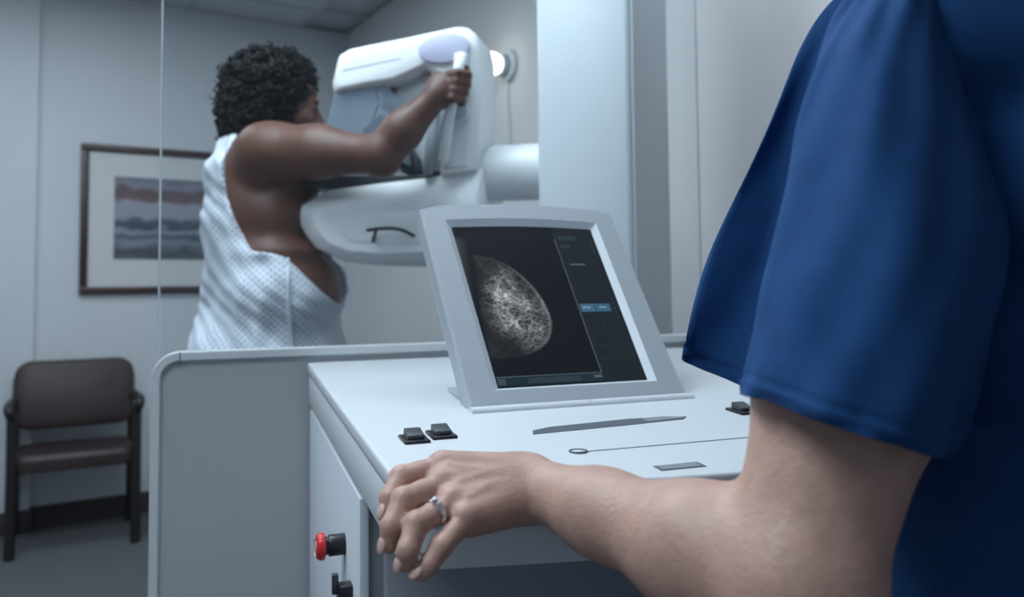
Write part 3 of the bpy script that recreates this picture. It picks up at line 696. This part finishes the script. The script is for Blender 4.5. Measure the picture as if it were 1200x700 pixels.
for s in (-1, 1):
    x = s * (HW + .02)
    tube('leg', [(x, .0, 0), (x, .0, .30), (x, .005, .60)], .021, 'chairf', ch, 10)
    tube('leg', [(x, .40, 0), (x, .38, .30), (x, .34, .50), (x * 1.0, .375, .72)], .016, 'chairf', ch, 10)
    ar = tube('armrest', [Vector(p) for p in catmull([(x, .005, .585), (x + s * .012, -.02, .622), (x + s * .014, .06, .635), (x + s * .01, .25, .628), (x, .385, .61)], 5)], .02, 'chairf', ch, 10)
    tube('stretcher', [(x, .01, .32), (x, .42, .33)], .011, 'chairf', ch, 8)
tube('stretcher', [(-HW - .02, .40, .34), (HW + .02, .40, .34)], .011, 'chairf', ch, 8)

# ================================================================== PATIENT
def head_sdf(S, c, f, r, sc=1.0):
    """c head centre, f facing unit, r right unit"""
    c = np.asarray(c, float); f = np.asarray(f, float); r = np.asarray(r, float); u = np.cross(r, f); u /= np.linalg.norm(u)
    Rm = np.stack([r, f, u])
    P = lambda a, b, z: c + (r * a + f * b + u * z) * sc
    S.ell(P(0, -.008, .035), np.array([.072, .093, .085]) * sc, .02, Rm)
    S.ell(P(0, .030, -.035), np.array([.056, .060, .072]) * sc, .03, Rm)
    S.ell(P(0, .062, -.088), np.array([.026, .022, .020]) * sc, .025, Rm)      # chin
    for s in (-1, 1):
        S.ell(P(.040 * s, .052, -.030), np.array([.024, .026, .024]) * sc, .025, Rm)   # cheek
        S.ell(P(.030 * s, .090, .004), np.array([.016, .010, .010]) * sc, .008, Rm, True)   # socket
        S.ell(P(.030 * s, .078, .003), np.array([.0135, .0135, .011]) * sc, .004, Rm)     # closed lid
        S.ell(P(.028 * s, .084, .022), np.array([.022, .010, .007]) * sc, .012, Rm)     # brow
        S.ell(P(.074 * s, -.006, -.010), np.array([.008, .017, .030]) * sc, .006, Rm)    # ear
        S.ell(P(.010 * s, .094, -.034), np.array([.008, .010, .008]) * sc, .006, Rm)     # nostril wing
    S.cone(P(0, .084, .010), P(0, .106, -.028), .008 * sc, .011 * sc, .010)       # nose
    S.ell(P(0, .090, -.056), np.array([.021, .010, .0065]) * sc, .005, Rm); S.ell(P(0, .088, -.069), np.array([.018, .010, .007]) * sc, .005, Rm)
    S.cone(P(-.018, .103, -.0625), P(.018, .103, -.0625), .0018, .0018, .003, True)
    return P
pat = empty('person', (-0.64, 2.15, 0))
tag(pat, 'person in a white dotted gown, one arm raised to the machine', 'person')
pax = axis(-1.02, -0.05, .010, (-.74, -.45, .005), (-.24, -.09, .0045)); pay = axis(1.70, 2.52, .010, (2.03, 2.32, .006), (1.74, 1.90, .0055)); paz = axis(-.01, 1.80, .010, (1.36, 1.76, .0055))
S = SDF(pax, pay, paz)
def PT(x, y, D): return at(x, y, D)
DC = 2.15
sR = PT(312, 180, 2.00); sL = PT(294, 190, 2.30); nb = PT(298, 176, DC); hc = PT(331, 125, 2.16)
def trunk(S, of):
    e3 = lambda a, b, c: (a + of, b + of, c + of)
    S.ell(PT(314, 420, DC), e3(.165, .185, .16), .05)                      # pelvis
    S.cone(PT(320, 395, DC), PT(310, 330, DC), .152 + of, .145 + of, .05)
    S.ell(PT(337, 342, 2.11), e3(.140, .17, .12), .05)                    # belly
    S.ell(PT(303, 262, DC), e3(.116, .165, .17), .06)                     # rib cage
    S.ell(PT(300, 210, DC), e3(.098, .165, .11), .05)
    S.ell(PT(326, 296, 2.05), e3(.105, .09, .040), .03)                   # side roll
    S.ell(PT(320, 250, 2.05), e3(.085, .08, .085), .04)
    S.ell(PT(288, 230, 2.04), e3(.05, .06, .085), .04)                    # shoulder blade
    S.cone(sL, PT(294, 184, DC), .058 + of, .055 + of, .04)
trunk(S, 0.0)
S.ell(PT(345, 214, 2.10), (.070, .09, .060), .03)                   # breast resting on the plate
S.cone(sR, PT(298, 178, DC), .062, .055, .05)
S.cone(nb, PT(320, 148, DC), .058, .052, .03)
elb = PT(446, 182, 1.87); hp = mw(535, 104, -.044); wr = mw(513, 112, -.060)
S.ell(PT(322, 176, 1.98), (.075, .062, .060), .03)
S.chain([sR, PT(372, 178, 1.935), elb], [.064, .057, .044], .05)
S.chain([elb, elb * .62 + wr * .38 + np.array([0, 0, .004]), wr], [.044, .045, .027], .02)
S.ell(elb + np.array([.008, 0, -.014]), (.034, .034, .034), .02)
# hand on the grip
bar_ax = (mw(529, 125, -.04) - mw(538, 78, -.04)); bar_ax /= np.linalg.norm(bar_ax)     # downwards
toR = mx; near = -my
pc_ = hp - toR * .026 + near * .010
S.ell(pc_ - toR * .010, (.034, .024, .040), .015); S.cone(wr, pc_, .027, .024, .02)
for i in range(4):
    o_ = hp + bar_ax * (-.030 + .0195 * i); L_ = [1, 1.08, 1.0, .85][i]
    S.chain([o_ - toR * .020 + near * .018, o_ + toR * .006 * L_ + near * .026, o_ + toR * .024 * L_ + near * .008, o_ + toR * .018 * L_ - near * .018, o_ - toR * .002 - near * .022], [.0115, .0105, .0095, .009, .008], .005)
tb = hp - toR * .030 - near * .004 - bar_ax * .024
S.chain([tb, tb - bar_ax * .022 + toR * .016 - near * .014, tb - bar_ax * .030 + toR * .036 - near * .018], [.0135, .011, .0095], .008)
# far arm hanging on the machine side, hidden by the trunk
eL = PT(300, 300, 2.40); wL = PT(338, 372, 2.36)
S.chain([sL, eL], [.056, .043], .03); S.chain([eL, wL], [.043, .027], .02); S.ell(wL + np.array([.03, -.01, -.05]), (.025, .04, .06), .02)
# legs and feet
for yy in (2.06, 2.25):
    S.chain([(-.655, yy, .88), (-.645, yy, .48), (-.665, yy, .09)], [.095, .06, .04], .04); S.cone((-.68, yy, .045), (-.50, yy, .03), .042, .030, .02)
ff = np.array([.95, .28, -.13]); ff /= np.linalg.norm(ff); rr_ = np.cross(ff, [0, 0, 1]); rr_ /= np.linalg.norm(rr_)
PH = head_sdf(S, hc, ff, rr_, 1.0)
V, Fq = S.mesh(); np_obj('body', V - np.array([-0.64, 2.15, 0]), Fq, 'skind', pat)
# hair: scalp mass plus curls
hu = np.cross(rr_, ff)
H = SDF(axis(hc[0] - .22, hc[0] + .22, .0065), axis(hc[1] - .22, hc[1] + .22, .0065), axis(hc[2] - .22, hc[2] + .22, .0065))
HB = [(PH(0, -.045, .040), (.116, .118, .106)), (PH(0, -.066, -.030), (.108, .100, .105)), (PH(0, -.004, .072), (.093, .080, .072)), (PH(0, -.078, -.075), (.090, .070, .075)), (PH(0.05, -.035, .0), (.055, .065, .085)), (PH(-0.05, -.035, .0), (.055, .065, .085))]
Rm = np.stack([rr_, ff, hu])
for c, r_ in HB: H.ell(c, r_, .02, Rm)
X, Y, Z = H.full()
H.f = H.f + .010 * np.sin(X * 95 + 1) * np.sin(Y * 90) * np.sin(Z * 100 + 2) + .012
# keep the face clear
fa = PH(0.0, .084, -.042); H.ell(fa, (.092, .074, .090), .015, Rm, True)
V, Fq = H.mesh(); hair = np_obj('hair', V - np.array([-0.64, 2.15, 0]), Fq, 'hairb', pat)
bm = bmesh.new(); bm.from_mesh(hair.data)
vn = [(v.co.copy(), v.normal.copy()) for v in bm.verts]
random.shuffle(vn); hb_ = bmesh.new(); cnt = 0
fa_l = Vector(fa - np.array([-0.64, 2.15, 0]))
for co, no in vn:
    if cnt >= 1150: break
    if (co - fa_l).length < .090 and random.random() < .95: continue
    cnt += 1
    a = no.orthogonal().normalized(); b = no.cross(a); th = random.uniform(0, 6.28); d = a * math.cos(th) + b * math.sin(th); e = no.cross(d)
    R_ = random.uniform(.006, .0125); turns = random.uniform(1.0, 1.9); L_ = random.uniform(.008, .026); ph = random.uniform(0, 6.28)
    axd = (d * random.uniform(.4, 1) + no * random.uniform(-.1, .9)).normalized(); q1 = axd.orthogonal().normalized(); q2 = axd.cross(q1)
    pts = [co + no * .004 + axd * (L_ * t) + (q1 * math.cos(ph + turns * 6.283 * t) + q2 * math.sin(ph + turns * 6.283 * t)) * R_ for t in np.linspace(0, 1, int(9 * turns))]
    bm_tube(hb_, pts, [random.uniform(.0016, .0030)] * len(pts), 4, False)
bm.free()
bm_obj('curls', hb_, 'hairb', hair, True)['kind'] = 'stuff'

# gown -------------------------------------------------------------
G = SDF(axis(-1.0, -.28, .0075), axis(1.86, 2.46, .0075), axis(.42, 1.62, .0075))
trunk(G, .015)
G.cone(PT(292, 190, 2.30), PT(296, 245, 2.38), .072, .068, .04)
G.cone(PT(316, 440, DC), (-.65, DC, .46), .205, .235, .06)
X, Y, Z = G.full()
ppm = 1.0
# drape folds: shallow ripples that hang from the shoulder towards the hip
G.f = G.f + .0050 * np.sin((X * 1.0 + (Z - 1.2) * .70 + (Y - 2.1) * .5) * 42 + 2.0 * np.sin(Z * 9 + Y * 6)) + .0032 * np.sin((X * 1.3 - Z * .45) * 62 + 1.6 * np.sin(X * 21 + Z * 7)) + .0018 * np.sin((X * .9 + Z * .9) * 120 + 2 * np.sin(Z * 23))
# open side: cut away everything in front of the edge line (near half of the body only)
ed = [(272, 168), (266, 185), (267, 205), (270, 230), (281, 262), (292, 284), (303, 297), (322, 297), (336, 301), (350, 313), (368, 332), (384, 352), (398, 380), (412, 392)]
ew = np.array([at(x, y, 2.0) for x, y in ed]); EX, EZ = ew[:, 0], ew[:, 2]
zz = G.ax[2]; order = np.argsort(EZ); xe_ = np.interp(zz, EZ[order], EX[order], left=9.0, right=EX[0])
xe_ = np.where(zz < EZ.min(), 9.0, xe_)
cut = (X - xe_[None, None, :]).astype(np.float32)
keep = np.minimum(cut, 2.19 - Y + 0 * cut)
G.f = np.maximum(G.f, keep * .8)
nk = at(272, 172, DC); G.f = np.maximum(G.f, (Z - (nk[2] + .02)) + 0 * G.f)
G.f = np.maximum(G.f, (.47 - Z) + 0 * G.f)
V, Fq = G.mesh()
def gown_mat():
    m = bpy.data.materials.new('gown_dotted_cotton'); m.use_nodes = True; nt = m.node_tree; b = nt.nodes['Principled BSDF']; b.inputs['Roughness'].default_value = .85
    tc = nt.nodes.new('ShaderNodeTexCoord'); mp = nt.nodes.new('ShaderNodeMapping'); mp.inputs['Rotation'].default_value = (0, 0, .785); mp.inputs['Scale'].default_value = (88, 88, 1); nt.links.new(tc.outputs['UV'], mp.inputs[0])
    sx = nt.nodes.new('ShaderNodeSeparateXYZ'); nt.links.new(mp.outputs[0], sx.inputs[0])
    def fr_(o):
        f_ = nt.nodes.new('ShaderNodeMath'); f_.operation = 'FRACT'; nt.links.new(o, f_.inputs[0]); s_ = nt.nodes.new('ShaderNodeMath'); s_.operation = 'SUBTRACT'; nt.links.new(f_.outputs[0], s_.inputs[0]); s_.inputs[1].default_value = .5
        p_ = nt.nodes.new('ShaderNodeMath'); p_.operation = 'MULTIPLY'; nt.links.new(s_.outputs[0], p_.inputs[0]); nt.links.new(s_.outputs[0], p_.inputs[1]); return p_.outputs[0]
    ad = nt.nodes.new('ShaderNodeMath'); ad.operation = 'ADD'; nt.links.new(fr_(sx.outputs[0]), ad.inputs[0]); nt.links.new(fr_(sx.outputs[1]), ad.inputs[1])
    r = nt.nodes.new('ShaderNodeValToRGB'); nt.links.new(ad.outputs[0], r.inputs[0]); r.color_ramp.elements[0].position = .03; r.color_ramp.elements[1].position = .09
    r.color_ramp.elements[0].color = (.30, .36, .49, 1); r.color_ramp.elements[1].color = (.66, .70, .75, 1); nt.links.new(r.outputs[0], b.inputs['Base Color']); return m
go = np_obj('gown', V - np.array([-0.64, 2.15, 0]), Fq, gown_mat(), pat)
me = go.data; uvl = me.uv_layers.new(name='UVMap')
co = np.array([v.co[:] for v in me.vertices]); vi = np.zeros(len(me.loops), np.int32); me.loops.foreach_get('vertex_index', vi)
th = np.arctan2(co[:, 0], -co[:, 1]); uvs = np.stack([th * .19, co[:, 2]], 1)[vi]; uvl.data.foreach_set('uv', uvs.astype(np.float32).ravel())
# hanging tie
dep = bpy.context.evaluated_depsgraph_get
tie = []
for (x, y) in ((336, 303), (337, 322), (338, 345), (340, 370), (341, 395), (341, 420), (342, 450)):
    tie.append(at(x, y, 1.955 - .0006 * (y - 303) * 0) - np.array([-0.64, 2.15, 0]))
from mathutils.bvhtree import BVHTree
bvh = BVHTree.FromPolygons([tuple(c) for c in co], [tuple(p.vertices) for p in me.polygons])
tp = []
for p in tie:
    w_ = Vector(p) + Vector((-0.64, 2.15, 0)); d_ = (w_ - Vector(CAMP)).normalized(); hit = bvh.ray_cast(Vector(CAMP) - Vector((-0.64, 2.15, 0)), d_)
    if hit[0] is not None: tp.append(hit[0] + hit[1] * .003)
if len(tp) > 2: tube('gown_tie', [Vector(q) for q in catmull([tuple(q) for q in tp], 4)], .0055, 'strap', pat, 8)

# ================================================================== TECHNOLOGIST
tech = empty('person', (0.49, 0.64, 0))
tag(tech, 'person in blue scrubs standing at the console with one hand on its edge', 'person')
TO = np.array([0.49, 0.64, 0])
tax = axis(-.14, .86, .011, (-.115, .065, .0024), (.06, .33, .0065)); tay = axis(.36, 1.08, .011, (.565, .725, .0024), (.42, .57, .0065)); taz = axis(-.01, 1.68, .011, (.885, 1.01, .0026), (.82, 1.1, .0065), (1.36, 1.66, .0065))
T = SDF(tax, tay, taz)
tf = np.array([-.34, .94, 0]); tf /= np.linalg.norm(tf); tr = np.array([tf[1], -tf[0], 0]); Rt = np.stack([tr, tf, [0, 0, 1]])
def TP(a, b, z): return np.array([.485, .655, 0]) + tr * a + tf * b + np.array([0, 0, z])
T.ell(TP(0, -.01, .92), (.155, .105, .12), .05, Rt); T.ell(TP(0, 0, 1.05), (.135, .095, .16), .06, Rt); T.ell(TP(0, 0, 1.19), (.145, .10, .14), .05, Rt)
SH = at(1056, 66, .610); EL = at(934, 688, .512); WR = at(632, 573, .672)
shR = TP(.17, 0.0, SH[2])
T.cone(SH, TP(0, 0, 1.315), .036, .055, .04); T.cone(shR, TP(0, 0, 1.315), .05, .055, .04)
T.cone(TP(0, .0, 1.32), TP(0, .02, 1.42), .052, .050, .03)
# left arm (towards the camera)
T.chain([SH, SH * .66 + EL * .34, SH * .36 + EL * .64 + np.array([.008, 0, 0]), EL], [.034, .042, .057, .044], .03)
T.ell(EL + np.array([.002, -.004, -.004]), (.040, .036, .040), .02)
T.chain([EL, EL * .68 + WR * .32, EL * .3 + WR * .7, WR], [.042, .041, .0285, .0235], .025)
# palm: fan of metacarpals
def hpnt(x, y, D): return at(x, y, D)
MC = [hpnt(516, 549, .668), hpnt(516, 570, .649), hpnt(528, 592, .633), hpnt(545, 611, .622)]
PP = [hpnt(471, 560, .648), hpnt(474, 586, .618), hpnt(489, 614, .600), hpnt(517, 641, .598)]
DD = [hpnt(457, 584, .633), hpnt(459, 617, .604), hpnt(478, 645, .588), hpnt(503, 662, .590)]
TI = [hpnt(455, 600, .628), hpnt(456, 638, .603), hpnt(475, 660, .590), hpnt(494, 673, .588)]
WK = [hpnt(618, 555, .683), hpnt(616, 566, .675), hpnt(614, 578, .668), hpnt(614, 590, .664)]
for w_, m_, r1 in zip(WK, MC, (.0145, .0140, .0135, .0130)): T.cone(w_, m_ + (w_ - m_) * .06, .0165, r1, .012)
nh = np.array([0, -.6, .8])
for m_, w_ in zip(MC, WK):
    T.ell(m_ + nh * .0035, (.0098, .0098, .0098), .006)
    T.cone(m_ + nh * .0100, m_ * .15 + w_ * .85 + nh * .0095, .0028, .0022, .009)        # tendon ridge
for m_, p_, d_, t_, r_ in zip(MC, PP, DD, TI, (.0092, .0093, .0089, .0080)):
    T.chain([m_, m_ * .5 + p_ * .5 + nh * .001, p_, p_ * .5 + d_ * .5, d_, t_], [r_ * 1.10, r_ * .98, r_ * 1.03, r_ * .90, r_ * .92, r_ * .76], .0022)
    T.ell(p_ + (p_ - (m_ + d_) / 2) * .10, (r_ * .96,) * 3, .003)
def back_pt(a, b, h): return (MC[0] * (1 - a) + MC[3] * a) * (1 - b) + (WK[0] * (1 - a) + WK[3] * a) * b + nh * h
for uv_ in (((.18, .05), (.30, .35), (.38, .65), (.55, .95)), ((.52, .08), (.46, .35), (.38, .65)), ((.85, .10), (.70, .40), (.62, .75))):
    vp = [back_pt(a_, b_, .0145) for a_, b_ in uv_]; T.chain(vp, [.0017] * len(vp), .005)         # veins on the back of the hand
# thumb lying on the desk behind the palm
T.chain([hpnt(606, 556, .686), hpnt(570, 552, .700), hpnt(540, 553, .703), hpnt(520, 556, .698)], [.016, .0140, .0115, .009], .008)
# wrist creases
T.cone(hpnt(617, 566, .642), hpnt(622, 604, .640), .0016, .0016, .003, True)
# right arm reaching to the far part of the desk
eR = TP(.24, .06, 1.02); wR = TP(.17, .24, 1.045)
T.chain([shR, eR], [.054, .042], .03); T.chain([eR, wR], [.041, .025], .02)
hR = wR + tf * .06 + np.array([0, 0, -.008])
T.ell(hR, (.038, .045, .016), .012, Rt)
for i in range(4): 
    b0 = hR + tr * (-.027 + .018 * i) + tf * .035; T.chain([b0, b0 + tf * .032 + np.array([0, 0, -.002]), b0 + tf * (.055 + .006 * (i in (1, 2))) + np.array([0, 0, -.014])], [.009, .0085, .0075], .004)
T.chain([hR - tr * .03, hR - tr * .055 + tf * .025, hR - tr * .06 + tf * .05], [.012, .010, .008], .006)
for s in (-1, 1): T.chain([TP(.085 * s, 0, .86), TP(.095 * s, .0, .47), TP(.10 * s, -.02, .09)], [.08, .055, .04], .04); T.cone(TP(.10 * s, -.05, .05), TP(.11 * s, .13, .035), .036, .03, .02)
THC = TP(0, .035, 1.50)
hf = np.array([-.42, .88, -.22]); hf /= np.linalg.norm(hf); hr = np.cross(hf, [0, 0, 1]); hr /= np.linalg.norm(hr)
PH2 = head_sdf(T, THC, hf, hr, .96)
V, Fq = T.mesh(); tb_ = np_obj('body', V - TO, Fq, 'skin', tech)
# nails
def nail(p, d, nrm, w, l):
    d = Vector(d).normalized(); nrm = Vector(nrm); nrm = (nrm - d * nrm.dot(d)).normalized(); s_ = d.cross(nrm)
    bm = bmesh.new(); bmesh.ops.create_uvsphere(bm, u_segments=12, v_segments=8, radius=1)
    for v in bm.verts: v.co = Vector(p) + d * v.co.x * l + s_ * v.co.y * w + nrm * (v.co.z * .0022 - .35 * .0022 * (v.co.y ** 2))
    return bm_obj('fingernail', bm, 'nail', tech, True)
for p_, d_, t_, r_ in zip(PP, DD, TI, (.0092, .0093, .0089, .0080)):
    dv = (t_ - d_) / np.linalg.norm(t_ - d_); out = np.array([-.75, -.55, .15]); out = out - dv * (out @ dv); out /= np.linalg.norm(out)
    nail(t_ + out * (r_ * .70) + dv * .001 - TO, dv, out, .0052, .0068)
# ring
rp_ = MC[2] * .47 + PP[2] * .53 + nh * .0006; rdv = Vector(PP[2] - MC[2]).normalized(); q1 = Vector((0, -.6, .8)); q1 = (q1 - rdv * q1.dot(rdv)).normalized(); q2 = rdv.cross(q1)
rg = bmesh.new()
for off, rad_ in ((-.0016, .0013), (.0006, .0015)):
    bm_tube(rg, [Vector(rp_ - TO) + rdv * off + (q1 * math.cos(t) + q2 * math.sin(t)) * .0096 for t in np.linspace(0, 2 * math.pi, 33)], rad_, 8, False)
ringo = bm_obj('finger_ring', rg, 'silver', tech, True)
bm = bmesh.new(); bmesh.ops.create_icosphere(bm, subdivisions=1, radius=.0032)
for v in bm.verts: v.co = v.co + Vector(rp_ - TO) + (q1 * .75 + q2 * .1).normalized() * .0110
bm_obj('ring_stone', bm, 'silver', ringo)
# scrub top: trunk
C = SDF(axis(.18, .84, .008), axis(.42, .90, .008), axis(.68, 1.46, .008))
C.ell(TP(-.01, -.02, .90), (.215, .15, .22), .06, Rt); C.ell(TP(0, 0, 1.05), (.165, .125, .20), .08, Rt); C.ell(TP(0, 0, 1.19), (.168, .120, .15), .06, Rt)
C.cone(SH + np.array([.025, .015, .012]), TP(0, -.005, 1.335), .062, .066, .05); C.cone(shR, TP(0, -.005, 1.335), .062, .066, .05)
eRs = shR * .45 + eR * .55; C.cone(shR, eRs, .068, .072, .04)
C.cone(TP(0, .0, 1.38), TP(0, .06, 1.50), .060, .075, .015, True)
X, Y, Z = C.full()
U_ = (X - .485) * tr[0] + (Y - .655) * tr[1]; W_ = (X - .485) * tf[0] + (Y - .655) * tf[1]
C.f = C.f + .006 * np.sin(U_ * 60 + Z * 26 + np.sin(Z * 17)) * np.clip((1.36 - Z) * 4, 0, 1) + .004 * np.sin(U_ * 25 - Z * 55 + W_ * 40)
C.f = np.maximum(C.f, (.735 - Z) + 0 * C.f)
V, Fq = C.mesh(); top = np_obj('scrub_top', V - TO, Fq, 'blue', tech)
# scrub top: loose left sleeve, lofted from hem to shoulder
hem = [(800, 419, .700), (868, 452, .690), (876, 462, .575), (878, 464, .515), (960, 494, .458), (1045, 521, .448), (1106, 536, .478), (1122, 508, .560), (1030, 462, .650), (905, 425, .715)]
r1_ = [(806, 390, .700), (872, 422, .690), (880, 430, .572), (882, 432, .513), (962, 460, .456), (1050, 485, .446), (1118, 495, .478), (1135, 470, .560), (1040, 425, .650), (912, 395, .715)]
r2_ = [(832, 310, .695), (892, 332, .690), (898, 335, .575), (901, 336, .515), (985, 350, .464), (1076, 365, .456), (1152, 372, .492), (1160, 350, .575), (1060, 330, .660), (930, 312, .71)]
r3_ = [(866, 225, .690), (914, 236, .685), (922, 238, .580), (924, 238, .532), (1000, 245, .480), (1085, 255, .472), (1160, 262, .508), (1170, 250, .590), (1075, 240, .665), (950, 228, .70)]
r4_ = [(905, 135, .680), (938, 141, .670), (943, 142, .590), (945, 142, .548), (1005, 145, .502), (1075, 150, .495), (1130, 155, .525), (1145, 150, .60), (1075, 145, .665), (970, 138, .69)]
r5_ = [(942, 55, .665), (964, 55, .650), (970, 55, .600), (974, 55, .565), (1016, 55, .530), (1066, 55, .522), (1107, 58, .545), (1125, 58, .605), (1080, 56, .655), (1000, 55, .670)]
r6_ = [(985, -5, .645), (993, -6, .635), (1001, -8, .605), (1010, -8, .585), (1036, -10, .558), (1070, -12, .550), (1100, -12, .568), (1115, -10, .605), (1085, -8, .640), (1030, -6, .650)]
r7_ = [(1045, -40, .622), (1048, -41, .618), (1051, -42, .612), (1055, -43, .606), (1063, -44, .600), (1074, -44, .598), (1084, -44, .600), (1090, -43, .607), (1082, -42, .616), (1062, -41, .622)]
rings = [[at(*p) for p in r] for r in (hem, r1_, r2_, r3_, r4_, r5_, r6_, r7_)]
NA = 8; cols_ = len(hem) * NA
RR = np.array([catmull(r, NA, True) for r in rings])           # rings x cols x 3
LL = np.array([catmull(list(RR[:, k]), 10) for k in range(cols_)])   # cols x rows x 3
rows = LL.shape[1]; cen = LL.mean(axis=0)
for k in range(cols_):
    for j in range(rows):
        p = LL[k, j]; d = p - cen[j]; d[2] = 0; d = d / (np.linalg.norm(d) + 1e-6)
        u_ = k / cols_ * 6.283; t_ = j / rows
        w_ = .0045 * math.sin(u_ * 5 + t_ * 6) * math.sin(t_ * 5 + u_) + .0016 * math.sin(u_ * 11 - t_ * 16)
        if t_ < .16: w_ += .0013 * math.sin(u_ * 34 + 3 * math.sin(u_ * 5)) * (1 - t_ / .16)     # puckered hem stitching
        if t_ < .105: w_ += .0016
        if .105 <= t_ < .125: w_ -= .0012
        LL[k, j] = p + d * w_
Vs = LL.reshape(-1, 3); Fs = [(k * rows + j, k * rows + j + 1, ((k + 1) % cols_) * rows + j + 1, ((k + 1) % cols_) * rows + j) for k in range(cols_) for j in range(rows - 1)]
# inner skin of the sleeve gives the cloth a thickness
inn_ = LL - 0; 
for k in range(cols_):
    for j in range(rows):
        d = LL[k, j] - cen[j]; d[2] = 0; inn_[k, j] = LL[k, j] - d / (np.linalg.norm(d) + 1e-6) * .0022
inn_ = inn_.reshape(-1, 3); off = len(Vs); rin = 30
Fi = [(off + ((k + 1) % cols_) * rows + j, off + ((k + 1) % cols_) * rows + j + 1, off + k * rows + j + 1, off + k * rows + j) for k in range(cols_) for j in range(rin)]
Fh = [(k * rows, ((k + 1) % cols_) * rows, off + ((k + 1) % cols_) * rows, off + k * rows) for k in range(cols_)]
capf = [tuple(k * rows + rows - 1 for k in range(cols_))]
slv = mesh_obj('sleeve', np.concatenate([Vs, inn_]) - TO, Fs + Fi + Fh + capf, 'blue', top, True)
bm = bmesh.new(); bm.from_mesh(slv.data); bmesh.ops.delete(bm, geom=[v for v in bm.verts if not v.link_faces], context='VERTS'); bmesh.ops.recalc_face_normals(bm, faces=bm.faces); bm.to_mesh(slv.data); bm.free()
# trousers, shoes, hair
B = SDF(axis(.22, .78, .010), axis(.44, .88, .010), axis(.05, 1.0, .010))
B.ell(TP(0, -.01, .88), (.168, .120, .13), .05, Rt)
for s in (-1, 1): B.chain([TP(.085 * s, 0, .84), TP(.095 * s, .0, .47), TP(.10 * s, -.02, .09)], [.102, .082, .075], .03)
B.f = np.maximum(B.f, (.075 - B.ax[2][None, None, :]) + 0 * B.f)
V, Fq = B.mesh(); np_obj('scrub_trousers', V - TO, Fq, 'blue', tech)
for s in (-1, 1):
    K = SDF(axis(.25, .75, .008), axis(.44, .92, .008), axis(-.02, .14, .008))
    K.cone(TP(.10 * s, -.05, .052), TP(.11 * s, .14, .042), .046, .042, .02); K.cone(TP(.10 * s, -.04, .06), TP(.10 * s, -.03, .09), .042, .042, .02)
    K.f = np.maximum(K.f, (.002 - K.ax[2][None, None, :]) + 0 * K.f)
    V, Fq = K.mesh(); np_obj('shoe', V - TO, Fq, 'shoe', tech)
K = SDF(axis(THC[0] - .18, THC[0] + .18, .007), axis(THC[1] - .18, THC[1] + .18, .007), axis(THC[2] - .2, THC[2] + .18, .007))
Rm2 = np.stack([hr, hf, np.cross(hr, hf)])
K.ell(PH2(0, -.022, .045), (.085, .098, .090), .02, Rm2); K.ell(PH2(0, -.055, -.035), (.078, .060, .085), .03, Rm2)
K.ell(PH2(0, .085, -.040), (.075, .060, .085), .012, Rm2, True)
X, Y, Z = K.full(); K.f = K.f + .0025 * np.sin(X * 210 + Z * 60) * np.sin(Y * 190 + Z * 40)
V, Fq = K.mesh(); np_obj('hair', V - TO, Fq, 'hairt', tech)
